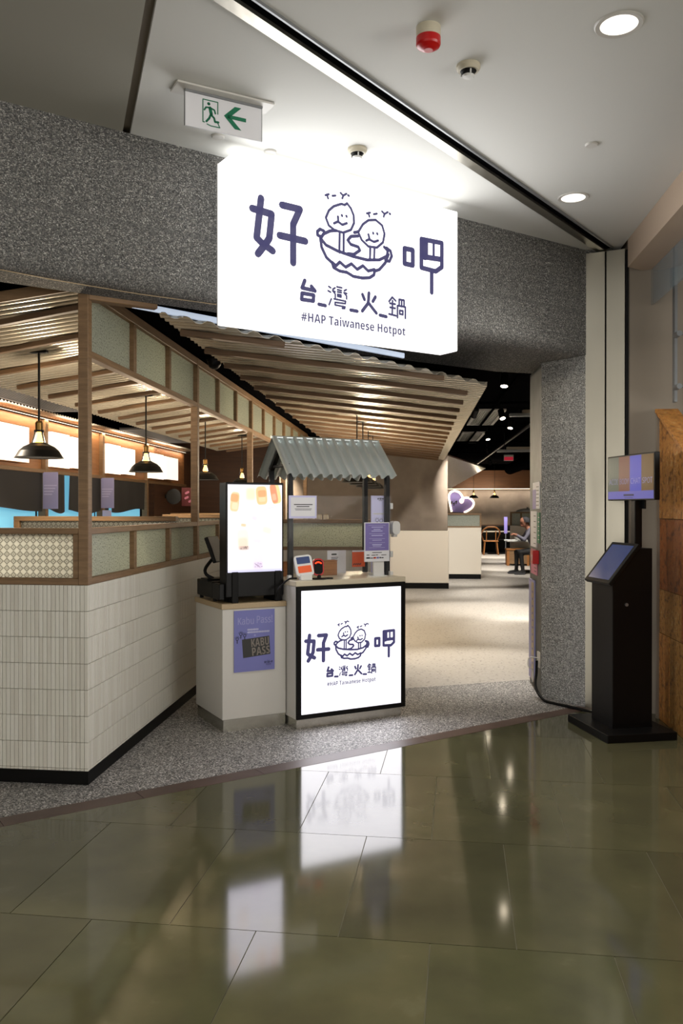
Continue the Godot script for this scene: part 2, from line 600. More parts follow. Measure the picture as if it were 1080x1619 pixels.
func omni(called: String, at: Vector3, energy: float, c: Color, size := 0.04) -> OmniLight3D:
	var l := OmniLight3D.new()
	l.name = numbered(self, called)
	l.light_energy = energy
	l.light_color = c
	l.omni_range = 40.0
	l.omni_attenuation = 2.0
	l.light_size = size
	l.shadow_enabled = true
	l.position = at
	add_child(l, true)
	return l

# an area light whose +z side shines; its radiance is that of a face of the given brightness
func area(called: String, xf: Transform3D, size: Vector2, radiance: float, c: Color) -> AreaLight3D:
	var l := AreaLight3D.new()
	l.name = numbered(self, called)
	l.area_size = size
	l.area_normalize_energy = false
	l.light_energy = radiance / PI
	l.light_color = c
	l.area_range = 40.0
	l.shadow_enabled = true
	add_child(l, true)
	l.transform = xf * Transform3D(Basis(Vector3.UP, PI), Vector3.ZERO)
	return l

func big_lights():
	pass

# ================= the setting =================
func xd(deg: float, a: float, b: float) -> Vector2:
	# floor point (x, depth) of local (a to the right, b away) in a frame turned by deg
	var t := deg_to_rad(deg)
	return Vector2(a * cos(t) - b * sin(t), a * sin(t) + b * cos(t))

func shop_xd(r: float, w: float) -> Vector2: return xd(SHOP, r, w)

const FA := Vector2(1.836, 6.39)

func front_xd(t: float, n: float) -> Vector2: return FA + xd(FRONT, t, n)

func mall_floor():
	# slabs of polished greenish stone laid in staggered rows, grid turned -8 degrees
	var f := structure("floor")
	var mall := PackedVector2Array([Vector2(-8, -6), Vector2(6.5, -6), Vector2(6.5, 9.3), front_xd(4.4, -0.066), front_xd(-9.2, -0.066)])
	var st := new_st()
	prism(st, mall, -0.12, -0.004)
	part("bedding", st, M.grout, f)
	var starts := {-3: 0.2, -2: 0.17, -1: -0.104, 0: 0.19, 1: -0.13, 2: 0.165, 3: -0.12, 4: 0.18, 5: -0.1}
	for k in starts:
		for j in range(-9, 9):
			var x0: float = starts[k] + 0.615 * j
			var y0: float = 2.935 + 0.92 * k
			var x1 := x0 + 0.615
			var y1 := y0 + 0.92
			if y1 < 0.2: continue
			var g := 0.0018
			var quad := PackedVector2Array([xd(-8.0, x0 + g, y0 + g), xd(-8.0, x1 - g, y0 + g), xd(-8.0, x1 - g, y1 - g), xd(-8.0, x0 + g, y1 - g)])
			for piece in Geometry2D.intersect_polygons(quad, mall):
				var s := new_st()
				prism(s, piece, -0.02, 0.0)
				part("stone_slab", s, M["stone_%d" % rng.randi_range(0, 3)], f)
	# the rest of the mall floor, behind and beside the camera
	st = new_st()
	var back := PackedVector2Array([xd(-8.0, -9, -8), xd(-8.0, 9, -8), xd(-8.0, 9, 0.17), xd(-8.0, -9, 0.17)])
	for piece in Geometry2D.intersect_polygons(back, mall): prism(st, piece, -0.02, 0.0)
	part("stone_field", st, M.stone_0, f)
	# brown border strip in lengths
	var b := structure("trim_1")
	var t := -8.9
	var cuts := [-6.6, -5.4, -4.18, -3.49, -2.78, -1.55, -0.35, 0.75, 1.9]
	for c in cuts:
		st = new_st()
		prism(st, PackedVector2Array([front_xd(t, -0.062), front_xd(c - 0.003, -0.062), front_xd(c - 0.003, 0.062), front_xd(t, 0.062)]), -0.03, 0.0005)
		part("border_stone", st, M.strip_stone, b)
		t = c
	# washed stone apron, then pale terrazzo inside
	st = new_st()
	prism(st, PackedVector2Array([front_xd(-9, 0.064), front_xd(0.9, 0.064), shop_xd(1.4, 7.73), shop_xd(-1.2, 6.62), shop_xd(-7, 6.4)]), -0.1, 0.0)
	slab("floor_apron", st, M.granite)
	st = new_st()
	prism(st, PackedVector2Array([shop_xd(-7, 6.4), shop_xd(-1.2, 6.62), shop_xd(1.4, 7.73), shop_xd(6, 9.7), shop_xd(6, 31), shop_xd(-7, 31)]), -0.1, 0.0)
	slab("floor_terrazzo", st, M.terrazzo)

func mall_shell():
	# added glowing shop windows, out of view, put in to brighten the mall
	for k in 6:
		var east := k < 3
		var spot_at := Vector3(6.3, 0, 4.6 - 3.1 * k) if east else Vector3(-6.9 + 3.0 * (k - 3), 0, 6.0)
		var sw := thing("shop_window", ["added unseen glowing shop window right of the camera, farthest back", "added unseen glowing shop window right of the camera, middle one", "added unseen glowing shop window right of the camera, nearest the escalator", "added unseen glowing shop window behind the camera, far left", "added unseen glowing shop window behind the camera, left of centre", "added unseen glowing shop window behind the camera, centre"][k], "window", spot_at, -90.0 if east else 180.0, "added unseen glowing shop windows")
		boxed("pane", Vector3(-1.2, 0.4, -0.02), Vector3(1.2, 2.8, 0.03), M.window_glow, sw)
		for e in [[-1.26, -1.2, 0.34, 2.86], [1.2, 1.26, 0.34, 2.86], [-1.2, 1.2, 0.34, 0.4], [-1.2, 1.2, 2.8, 2.86]]: boxed("frame", Vector3(e[0], e[2], -0.02), Vector3(e[1], e[3], 0.07), M.grey_metal, sw)
		var gl0 := area("window_glow", Transform3D(Basis.IDENTITY, Vector3(0, 1.6, 0.04)), Vector2(2.38, 2.38), 7.0 if east else 2.6, Color(1.0, 0.995, 0.98))
		gl0.reparent(sw, false)
	# main ceiling, seam, grey left ceiling panel
	var seam0 := Vector2(-0.727, 3.248)
	var seam1 := Vector2(-1.11, 4.388)
	var sd := (seam1 - seam0).normalized()
	var far := seam1 + sd * 0.4
	var near := seam0 - sd * 2.6
	var o := Vector2(-sd.y, sd.x) * 0.02
	var st := new_st()
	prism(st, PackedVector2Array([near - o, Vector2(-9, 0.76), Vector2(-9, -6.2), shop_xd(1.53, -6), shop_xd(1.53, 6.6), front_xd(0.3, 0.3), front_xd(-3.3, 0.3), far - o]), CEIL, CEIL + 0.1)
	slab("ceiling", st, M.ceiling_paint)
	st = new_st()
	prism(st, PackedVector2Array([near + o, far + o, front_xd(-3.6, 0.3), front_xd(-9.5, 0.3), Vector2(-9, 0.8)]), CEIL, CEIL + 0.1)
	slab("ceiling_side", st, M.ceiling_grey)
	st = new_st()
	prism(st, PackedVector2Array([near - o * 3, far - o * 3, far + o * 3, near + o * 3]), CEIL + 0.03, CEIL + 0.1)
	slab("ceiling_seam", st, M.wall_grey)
	# steel guide rail of the folding shutter, set into the ceiling
	var t0 := Vector2(-0.388, 3.248)
	var t1 := Vector2(1.985, 6.355)
	var td := (t1 - t0).normalized()
	var tn := Vector2(-td.y, td.x)
	t0 -= td * 8.0
	var rail := structure("trim_2")
	for k in [["lower_flange", 0.03, 0.075, 0.012, "stainless"], ["web", 0.0, 0.03, 0.022, "stainless"], ["groove", -0.045, 0.0, 0.004, "void_black"], ["upper_flange", -0.055, -0.045, 0.014, "grey_metal"]]:
		st = new_st()
		prism(st, PackedVector2Array([t0 + tn * k[1], t1 + tn * k[1], t1 + tn * k[2], t0 + tn * k[2]]), CEIL - k[3], CEIL + 0.02)
		part(k[0], st, M[k[4]], rail)
	# bulkhead beam along the right edge of the ceiling, with a glass smoke curtain under it
	st = new_st()
	prism(st, PackedVector2Array([shop_xd(1.53, -6), shop_xd(1.72, -6), shop_xd(1.72, 6.45), shop_xd(1.53, 6.3)]), 3.25, CEIL + 0.5)
	slab("wall_bulkhead", st, M.bulkhead_paint)
	st = new_st()
	prism(st, PackedVector2Array([shop_xd(1.715, -1), shop_xd(1.73, -1), shop_xd(1.73, 6.42), shop_xd(1.715, 6.42)]), 2.99, 3.25)
	slab("window_1", st, M.smoked_pane)
	# plain walls of the mall beside and behind the camera, upper void over the escalator
	for w in [["wall_rear", [Vector2(-9, -6.3), Vector2(7, -6.3), Vector2(7, -6), Vector2(-9, -6)], 0.0, 7.0, "wall_pale"], ["wall_west", [Vector2(-8.3, -6), Vector2(-8, -6), Vector2(-8, 3), Vector2(-8.3, 3)], 0.0, 4.0, "wall_pale"], ["wall_east", [Vector2(6.3, -6), Vector2(6.6, -6), Vector2(6.6, 9), Vector2(6.3, 9)], 0.0, 7.0, "wall_pale"]]:
		st = new_st()
		prism(st, PackedVector2Array(w[1]), w[2], w[3])
		slab(w[0], st, M[w[4]])
	st = new_st()
	prism(st, PackedVector2Array([shop_xd(1.6, -7), Vector2(6.6, -6.3), Vector2(6.6, 9), shop_xd(1.6, 8.5)]), 6.0, 6.2)
	slab("ceiling_void", st, M.ceiling_grey)
	# stainless cladding of the shutter column
	var a := Vector2(1.838, 6.388)
	var d := Vector2(cos(deg_to_rad(26)), -sin(deg_to_rad(26)))
	var n := Vector2(d.y, -d.x)
	var col := structure("wall_column")
	for k in [["steel_panel", 0.0, 0.140, 0.0, "stainless"], ["joint", 0.140, 0.152, 0.012, "void_black"], ["steel_panel", 0.152, 0.282, 0.0, "stainless"], ["gasket", 0.284, 0.318, 0.02, "black_paint"]]:
		st = new_st()
		prism(st, PackedVector2Array([a + d * k[1] - n * k[3], a + d * k[2] - n * k[3], a + d * k[2] - n * 0.2, a + d * k[1] - n * 0.2]), 0.0, CEIL - 0.03)
		part(k[0], st, M[k[4]], col)
	# beige wall between the column and the stone wall
	var g0 := a + d * 0.318
	st = new_st()
	prism(st, PackedVector2Array([g0, g0 + Vector2(0.9, -0.27), g0 + Vector2(4.5, -1.3), g0 + Vector2(4.5, 3), g0 + Vector2(0.0, 0.5)]), 0.0, 6.0)
	slab("wall_beige", st, M.wall_grey)
	# stone clad wall beside the escalator: slabs with a sloping coping
	var sw := structure("wall_stone", shop_at(1.737, 0, 6.225), SHOP)
	var h_at := func(z: float) -> float: return 2.21 - 0.52 * z
	st = new_st()
	extrude(st, PackedVector2Array([Vector2(0, 0), Vector2(3.9, 0), Vector2(3.9, 0.16), Vector2(0, 2.17)]), -0.12, -0.03, Transform3D(Basis(Vector3(0, 0, 1), Vector3.UP, Vector3(-1, 0, 0)), Vector3.ZERO))
	part("backing", st, M.wall_grey, sw)
	var rows := [[0.0, 0.62, [0.0, 0.24, 0.75, 1.5]], [0.62, 0.93, [0.0, 0.5, 1.1, 1.8]], [0.93, 1.43, [0.0, 0.62, 1.3, 2.0]], [1.43, 2.2, [0.0, 0.55, 1.2]]]
	var looks := ["slate", "slate_pale", "slate_dark", "slate"]
	for i in rows.size():
		var zs: Array = rows[i][2]
		for j in zs.size():
			var za: float = zs[j] + 0.002
			var zb: float = (zs[j + 1] if j + 1 < zs.size() else zs[j] + 0.6) - 0.002
			var ya: float = rows[i][0] + 0.002
			var yb: float = rows[i][1] - 0.002
			var top_a := minf(yb, h_at.call(za) - 0.03)
			var top_b := minf(yb, h_at.call(zb) - 0.03)
			if top_a <= ya + 0.02: continue
			var poly := PackedVector2Array([Vector2(za, ya), Vector2(zb, ya)])
			if top_b <= ya: poly = PackedVector2Array([Vector2(za, ya), Vector2(za + (top_a - ya) / 0.52, ya)])
			else: poly.append(Vector2(zb, top_b))
			if top_a >= yb and top_b < yb: poly.append(Vector2(za + (h_at.call(za) - 0.03 - yb) / 0.52, yb))
			poly.append(Vector2(za, top_a))
			st = new_st()
			var proud := rng.randf_range(0.0, 0.006)
			extrude(st, poly, -0.03, proud, Transform3D(Basis(Vector3(0, 0, 1), Vector3.UP, Vector3(-1, 0, 0)), Vector3.ZERO))
			part("stone_slab", st, M[looks[(i + j) % 4]], sw)
	st = new_st()
	extrude(st, PackedVector2Array([Vector2(-0.02, 2.19), Vector2(3.9, 0.155), Vector2(3.9, 0.18), Vector2(-0.02, 2.215)]), -0.13, 0.03, Transform3D(Basis(Vector3(0, 0, 1), Vector3.UP, Vector3(-1, 0, 0)), Vector3.ZERO))
	part("coping", st, M.slate, sw)
	st = new_st()
	box_mm(st, Vector3(-0.02, 0, -0.03), Vector3(0.1, 2.2, 0.0))
	part("edge_bead", st, M.wall_grey, sw)
	# glazing over the stone wall, held off a steel post by round fixings
	var gl := thing("balustrade_glass", "grey glass panel held by two round steel fixings above the stone wall", "glass panel", shop_at(1.80, 0, 6.15), SHOP)
	boxed("pane", Vector3(0.09, 2.26, -0.05), Vector3(0.102, 3.4, 1.0), M.smoked_pane, gl)
	boxed("post", Vector3(0.03, 2.26, -0.1), Vector3(0.05, 3.5, -0.05), M.grey_metal, gl)
	for y in [2.36, 2.73]:
		st = new_st()
		tube(st, [Vector3(0.04, y, -0.06), Vector3(0.04, y, 0.03)], 0.02, 12)
		tube(st, [Vector3(0.04, y, 0.0), Vector3(0.14, y, 0.0)], 0.008, 8)
		part("fixing", st, M.grey_metal, gl)

func shop_front():
	# rough concrete beam with a rounded lower edge
	var b := structure("wall_front", Vector3(FA.x, 0, -FA.y), FRONT)
	var prof := PackedVector2Array([Vector2(0, CEIL), Vector2(0, 2.745)])
	for i in 7:
		var a := PI / 2 * i / 6
		prof.append(Vector2(0.085 * (1.0 - cos(a)), 2.745 - 0.085 * sin(a)))
	var sx := Transform3D(Basis(Vector3(0, 0, -1), Vector3.UP, Vector3.RIGHT), Vector3.ZERO)
	var p1 := prof.duplicate()
	p1.append_array([Vector2(0.30, 2.66), Vector2(0.30, CEIL)])
	var st := new_st()
	extrude(st, p1, -9.5, -1.7, sx)
	part("beam", st, M.concrete, b)
	prof.append_array([Vector2(0.94, 2.66), Vector2(0.94, CEIL)])
	st = new_st()
	extrude(st, prof, -1.7, 0.0, sx)
	part("beam", st, M.concrete, b)
	st = new_st()
	tube(st, [Vector3(-6.0, 2.662, -0.05), Vector3(-4.4, 2.666, -0.05), Vector3(-3.9, 2.655, -0.09), Vector3(-3.45, 2.655, -0.12), Vector3(-3.0, 2.655, -0.1)], 0.0025, 6)
	part("cable", st, M.tan_top, b)
	# jamb: the thick right-hand end of the opening
	st = new_st()
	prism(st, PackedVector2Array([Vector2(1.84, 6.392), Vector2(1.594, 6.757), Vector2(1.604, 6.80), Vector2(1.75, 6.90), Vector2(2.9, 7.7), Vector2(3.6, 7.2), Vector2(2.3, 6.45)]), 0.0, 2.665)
	slab("wall_jamb", st, M.concrete_lit)  # lightened colour stands in for light falling on this face
	st = new_st()
	prism(st, PackedVector2Array([Vector2(1.597, 6.762), Vector2(1.604, 6.83), Vector2(1.646, 7.40), Vector2(2.9, 7.9), Vector2(2.9, 7.5), Vector2(1.75, 6.80)]), 0.0, 2.664)
	slab("wall_jamb_return", st, M.jamb_paint)
	st = new_st()
	prism(st, PackedVector2Array([front_xd(-0.03, 0.01), front_xd(0.0, 0.94), Vector2(3.6, 7.9), Vector2(2.3, 6.45)]), 2.66, CEIL)
	slab("wall_over_jamb", st, M.concrete)

func shop_shell():
	var H := 3.05
	var st := new_st()
	prism(st, PackedVector2Array([front_xd(-9.5, 0.302), front_xd(-1.7, 0.302), front_xd(-1.7, 0.942), front_xd(1.6, 0.942), shop_xd(6.2, 10), shop_xd(6.2, 31), shop_xd(-7.2, 31)]), H, H + 0.15)
	slab("ceiling_shop", st, M.void_black)
	for w in [["wall_shop_right", [shop_xd(6.0, 8.5), shop_xd(6.2, 8.5), shop_xd(6.2, 31), shop_xd(6.0, 31)], "cream_wall"], ["wall_shop_left", [shop_xd(-7.2, -1), shop_xd(-7.0, -1), shop_xd(-7.0, 31), shop_xd(-7.2, 31)], "wood_brown"], ["wall_shop_return", [Vector2(2.9, 7.85), Vector2(3.5, 7.4), shop_xd(6.2, 8.4), shop_xd(6.2, 8.9)], "cream_wall"]]:
		st = new_st()
		prism(st, PackedVector2Array(w[1]), 0.0, H + 0.1)
		slab(w[0], st, M[w[2]])
	# far wall: plaster below, timber panelling above, warm light strip between
	var fw := structure("wall_shop_far", shop_at(0, 0, 29.8), SHOP)
	boxed("plaster_field", Vector3(-7, 0, -0.3), Vector3(6, 2.22, 0), M.plaster, fw)
	boxed("timber_band", Vector3(-7, 2.2, -0.3), Vector3(6, 2.82, 0.35), M.timber_dark, fw)
	boxed("upper_band", Vector3(-7, 2.82, -0.3), Vector3(6, H + 0.1, 0), M.void_black, fw)
	boxed("dado", Vector3(-7, 0.0, 0), Vector3(6, 0.95, 0.06), M.timber_dark, fw)
	var ls := thing("cove_light", "long warm light strip under the timber band on the far wall", "light strip", shop_at(2.5, 2.18, 29.6), SHOP)
	boxed("diffuser", Vector3(-2.5, 0, -0.03), Vector3(3.4, 0.02, 0.03), M.strip_glow, ls)
	var al := area("cove_glow", Transform3D(Basis(Vector3.RIGHT, PI / 2), Vector3(0.45, -0.005, 0)), Vector2(5.9, 0.06), 34.0, Color(1.0, 0.95, 0.89))
	al.reparent(ls, false)
	# plaster wall with a cream lower half in the middle of the shop
	var pw := structure("wall_middle", shop_at(0, 0, 16.05), SHOP)
	boxed("plaster_field", Vector3(-2.6, 1.09, -0.3), Vector3(0.6, 2.75, 0), M.plaster, pw, 0.01)
	boxed("cream_field", Vector3(-2.6, 0.1, -0.3), Vector3(0.62, 1.09, 0.02), M.cream_wall, pw, 0.01)
	boxed("skirting", Vector3(-2.6, 0, -0.3), Vector3(0.62, 0.1, 0.025), M.black_base, pw)
	# brown back wall of the left dining area
	var lb := structure("wall_dining", shop_at(0, 0, 17.2), SHOP)
	boxed("panelling", Vector3(-7, 0, -0.2), Vector3(-2.6, H, 0), M.wood_brown, lb)
	boxed("serving_hatch", Vector3(-3.12, 1.36, 0.0), Vector3(-2.75, 1.84, 0.02), M.lilac_pale, lb)

# ================= booths and canopies =================
# finger tiles on a face: x along, y up, facing +z. Returns how many stand alone.
func finger_tiles(parent: Node3D, x0: float, x1: float, y0: float, y1: float, single: int, xf: Transform3D):
	var th := 0.1425
	var tw := 0.0236
	var g := 0.0022
	var looks := [M.tile_a, M.tile_b, M.tile_c]
	var shapes := {}
	var bulk := new_st()
	var has_bulk := false
	var made := 0
	var n := int(absf(x1 - x0) / tw)
	var s := signf(x1 - x0)
	for i in n:
		var y := y1
		var row := 0
		while y > y0 + 0.01:
			var yb := maxf(y - th, y0)
			var size := Vector3(tw - g, y - yb - g, 0.009)
			var c := Vector3(x0 + s * (i + 0.5) * tw, (y + yb) * 0.5, 0.0045 + rng.randf_range(0.0, 0.0009))
			if made < single:
				var key := "%.3f" % size.y
				if not shapes.has(key):
					var st := new_st()
					box(st, Vector3.ZERO, size, 0.0016)
					shapes[key] = st.commit()
				put("tile", shapes[key], looks[rng.randi_range(0, 2)], parent, xf * Transform3D(Basis.IDENTITY, c))
				made += 1
			else:
				box(bulk, c, size, 0.0016, xf)
				has_bulk = true
			y = yb
			row += 1
	if has_bulk:
		var o := part("tile_field", bulk, M.tile_a, parent)
		o.set_meta("kind", "stuff")

func rail(called: String, lo: Vector3, hi: Vector3, parent: Node, m := "wood"): boxed(called, lo, hi, M[m], parent, 0.003)

const BOOTH_R := -1.769

func side_partition():
	# half wall with finger tiles, glazed rail and glazed clerestory; local x out to the aisle, -z away
	var p := thing("booth_partition", "white finger-tiled half wall with oak frame and glazed clerestory, running back into the shop", "partition", shop_at(BOOTH_R, 0, 4.455), SHOP)
	var L := 9.4
	boxed("wall_core", Vector3(-0.11, 0.0, -7.0), Vector3(-0.010, 1.085, -0.11), M.tile_grout, p)
	boxed("base", Vector3(-0.10, 0.0, -7.0), Vector3(-0.002, 0.0715, -0.004), M.black_base, p)
	finger_tiles(p, 0.0, 7.0, 0.0735, 1.085, 296, Transform3D(Basis(Vector3(0, 0, -1), Vector3.UP, Vector3.RIGHT), Vector3(-0.0098, 0, 0)))
	var ps := 0.055
	rail("bottom_rail", Vector3(-ps, 1.085, -7.0), Vector3(0, 1.122, -ps), p)
	rail("top_rail", Vector3(-ps, 1.360, -7.0), Vector3(0, 1.395, -ps), p)
	rail("clerestory_sill", Vector3(-ps, 2.328, -L), Vector3(0, 2.366, -ps), p)
	rail("clerestory_head", Vector3(-ps, 2.672, -L), Vector3(0, 2.73, -ps), p)
	var i := 0
	while i * 0.77 < L:
		var z := -0.77 * i
		if i % 3 == 0: rail("post", Vector3(-ps, 1.085, z - ps), Vector3(0.002, 2.73 if i else 2.735, z), p)
		else:
			if z > -7.0: rail("lower_stile", Vector3(-0.05, 1.122, z - 0.045), Vector3(-0.002, 1.360, z), p)
			rail("upper_stile", Vector3(-0.05, 2.366, z - 0.045), Vector3(-0.002, 2.672, z), p)
		var z2 := z - (ps if i % 3 == 0 else 0.045)
		if z > -6.8: boxed("lower_pane", Vector3(-0.040, 1.122, -0.77 * (i + 1)), Vector3(-0.034, 1.360, z2), M.hammered_glass, p)
		boxed("upper_pane", Vector3(-0.040, 2.366, -0.77 * (i + 1)), Vector3(-0.034, 2.672, z2), M.hammered_glass, p)
		i += 1

func front_partition():
	var p := thing("booth_partition", "white finger-tiled half wall with pressed glass panel, facing the mall at the far left", "partition", shop_at(BOOTH_R, 0, 4.455), -7.0)
	boxed("wall_core", Vector3(-3.2, 0, -0.10), Vector3(-0.010, 1.085, -0.010), M.tile_grout, p)
	boxed("base", Vector3(-3.2, 0, -0.09), Vector3(-0.101, 0.0715, -0.002), M.black_base, p)
	finger_tiles(p, 0.0, -3.2, 0.0735, 1.085, 296, Transform3D(Basis.IDENTITY, Vector3(0, 0, -0.0098)))
	rail("bottom_rail", Vector3(-3.2, 1.085, -0.055), Vector3(-0.055, 1.122, 0.0), p)
	rail("top_rail", Vector3(-3.2, 1.362, -0.055), Vector3(-0.055, 1.395, 0.0), p)
	rail("stile", Vector3(-0.088, 1.122, -0.05), Vector3(-0.055, 1.362, -0.002), p)
	rail("stile", Vector3(-1.30, 1.122, -0.05), Vector3(-1.255, 1.362, -0.002), p)
	boxed("pane", Vector3(-1.255, 1.122, -0.034), Vector3(-0.088, 1.362, -0.028), M.pressed_glass, p)
	boxed("pane", Vector3(-3.2, 1.122, -0.034), Vector3(-1.30, 1.362, -0.028), M.pressed_glass, p)

func host_partition():
	# glazed screen facing the entrance, behind the counter
	var p := thing("host_screen", "low glazed screen with oak rails standing behind the counter", "partition", shop_at(BOOTH_R, 0, 8.45), SHOP)
	var L := 1.47
	boxed("panel", Vector3(0.004, 0, -0.09), Vector3(L, 1.085, -0.02), M.white_paint, p, 0.004)
	rail("bottom_rail", Vector3(0.004, 1.085, -0.09), Vector3(L, 1.118, -0.015), p)
	rail("top_rail", Vector3(0.004, 1.355, -0.09), Vector3(L, 1.395, -0.015), p)
	rail("end_stile", Vector3(L - 0.05, 1.118, -0.08), Vector3(L, 1.355, -0.02), p)
	boxed("pane", Vector3(0.004, 1.118, -0.056), Vector3(L - 0.05, 1.355, -0.05), M.hammered_glass, p)
	for k in 4:
		var b := thing("seasoning_jar", ["pale jar on the screen rail behind the notice, leftmost of four", "pale jar on the screen rail, second of four", "pale jar on the screen rail, third of four", "pale jar on the screen rail, rightmost of four"][k], "jar", p.position + turned(SHOP) * Vector3(0.66 + 0.07 * k, 1.395, -0.05), SHOP, "pale jars on the screen rail")
		var st := new_st()
		lathe(st, [Vector2(0, 0), Vector2(0.024, 0), Vector2(0.026, 0.004), Vector2(0.026, 0.036), Vector2(0.018, 0.042)], 12)
		part("glass", st, M.worktop, b)
		st = new_st()
		lathe(st, [Vector2(0.018, 0.040), Vector2(0.022, 0.041), Vector2(0.022, 0.05), Vector2(0, 0.05)], 12)
		part("lid", st, M.tan_top, b)

func inner_partitions():
	var said := ["dark railed booth partition with pressed glass strip, nearest behind the tiled front wall", "dark railed booth partition with pressed glass strip, second behind the tiled front wall", "dark railed booth partition with pressed glass strip, third behind the tiled front wall"]
	var rs := [-3.12, -2.62, -3.2]
	for k in 3:
		var w: float = 6.35 + 2.25 * k
		var p := thing("seat_partition", said[k], "partition", shop_at(rs[k], 0, w), SHOP, "partitions between the booths")
		var L: float = -1.83 - rs[k]
		boxed("panel", Vector3(0, 0, -0.07), Vector3(L, 1.345, -0.01), M.wood_brown, p)
		rail("top_rail", Vector3(0, 1.405, -0.08), Vector3(L, 1.442, 0.0), p)
		rail("stile", Vector3(0, 1.345, -0.08), Vector3(0.045, 1.405, 0.0), p)
		boxed("pane", Vector3(0.045, 1.345, -0.042), Vector3(L, 1.405, -0.036), M.pressed_glass, p)

func left_canopy():
	# corrugated sheet over the booths, falling to the left; local x to the right, -z away, origin over the partition top
	var p := thing("canopy_roof", "corrugated sheet canopy with timber battens over the booths, sloping down to the left", "roof", shop_at(-1.80, 0, 4.5), SHOP)
	var fall := func(x: float) -> float: return 2.72 + 0.125 * x
	var st := new_st()
	corrugated(st, -10.0, 0.0, 0.088, 0.014, func(_z): return [-1.63, -0.005], fall)
	part("corrugated_sheet", st, M.sheet, p)
	var slope := 0.14
	for i in range(0, 17):
		var z: float = -0.28 - 0.6 * i
		st = new_st()
		var a := Vector3(-1.49, fall.call(-1.49) - 0.028, z - slope * 1.43)
		var b := Vector3(-0.06, fall.call(-0.06) - 0.028, z)
		beam_between(st, a, b, 0.042, 0.034)
		part("batten", st, M.shaded_wood, p)
	st = new_st()
	beam_between(st, Vector3(-1.64, fall.call(-1.64) + 0.0, -0.005), Vector3(-0.0, 2.735, -0.005), 0.02, 0.06)
	part("edge_board", st, M.wood, p)

func beam_between(st: SurfaceTool, a: Vector3, b: Vector3, wide: float, high: float):
	var d := (b - a).normalized()
	var s := d.cross(Vector3.UP).normalized()
	var u := s.cross(d).normalized()
	box(st, Vector3.ZERO, Vector3((b - a).length(), high, wide), 0.003, Transform3D(Basis(d, u, s), (a + b) * 0.5))

func right_canopy():
	var p := thing("canopy_roof", "corrugated sheet canopy with timber battens over the walkway, sloping down to the right", "roof", shop_at(-1.47, 0, 4.735), SHOP)
	var fall := func(x: float) -> float: return 2.62 - 0.097 * x
	var cut := func(z: float) -> Array: return [0.0, minf(2.0, -z / 0.81) if z > -1.62 else 2.0]
	var st := new_st()
	corrugated(st, -11.25, -0.03, 0.095, 0.014, cut, fall)
	part("corrugated_sheet", st, M.sheet, p)
	for i in range(-3, 16):
		var we: float = 6.745 + 0.6 * i - 4.735   # at the right end
		var x0 := 0.02
		var x1 := 1.872
		var z0 := -(we - 0.22 * (x1 - x0))
		var z1 := -we
		# trim to the slanting front edge and to the back wall
		if z0 < -11.2: continue
		if z1 < -11.2:
			x1 = x0 + (x1 - x0) * (-11.2 - z0) / (z1 - z0)
			z1 = -11.2
		var lim: float = cut.call(z1)[1]
		if lim < x1:
			var k := 0.0
			while k < 1.0 and cut.call(lerpf(z0, z1, k))[1] - 0.03 > lerpf(x0, x1, k): k += 0.01
			if k < 0.05: continue
			x1 = lerpf(x0, x1, k)
			z1 = lerpf(z0, z1, k)
		st = new_st()
		beam_between(st, Vector3(x0, fall.call(x0) - 0.028, z0), Vector3(x1, fall.call(x1) - 0.028, z1), 0.055, 0.034)
		part("batten", st, M.shaded_wood, p)
	# black channel in the gap between the two canopies
	var g := structure("trim_3", shop_at(-1.76, 0, 4.6), SHOP)
	boxed("channel", Vector3(0.0, 2.735, -10), Vector3(0.30, 2.79, -0.15), M.void_black, g)
	# timber header from the corner post along the shop front
	var h := thing("header_beam", "short oak header beam running from the corner post under the concrete beam", "beam", Vector3(-1.362, 0, -4.60), FRONT)
	boxed("beam", Vector3(-0.01, 2.635, -0.07), Vector3(0.385, 2.735, 0.0), M.wood, h, 0.004)
	# light strip on top of the canopy edge, under the concrete beam
	var l := thing("edge_light", "thin pale blue light strip above the front edge of the walkway canopy", "light strip", Vector3(FA.x, 0, -FA.y) + turned(FRONT) * Vector3(-3.45, 0, -0.36), FRONT)
	var sb := new_st()
	beam_between(sb, Vector3(0, 2.655, 0), Vector3(2.0, 2.56, 0), 0.02, 0.035)
	part("diffuser", sb, M.cool_strip, l)

func far_canopy():
	var p := thing("canopy_roof", "small pale sloping canopy deep in the shop, beside the middle plaster wall", "roof", shop_at(0.56, 0, 16.4), SHOP)
	var st := new_st()
	var a := Vector3(0.02, 2.53, 0)
	var b := Vector3(1.2, 2.52, -5.2)
	var c := Vector3(0.35, 2.03, -6.0)
	var e := Vector3(-0.1, 1.95, -3.0)
	var t := Vector3(0, 0.03, 0)
	var mid := Vector3(0.2, -1, 0.4)
	face(st, [a, b, c, e], mid)
	face(st, [a + t, b + t, c + t, e + t], -mid)
	for q in [[a, b], [b, c], [c, e], [e, a]]: face(st, [q[0], q[1], q[1] + t, q[0] + t], (q[0] + q[1]) * 0.5 - (a + b + c + e) * 0.25)
	part("soffit", st, M.sheet, p)

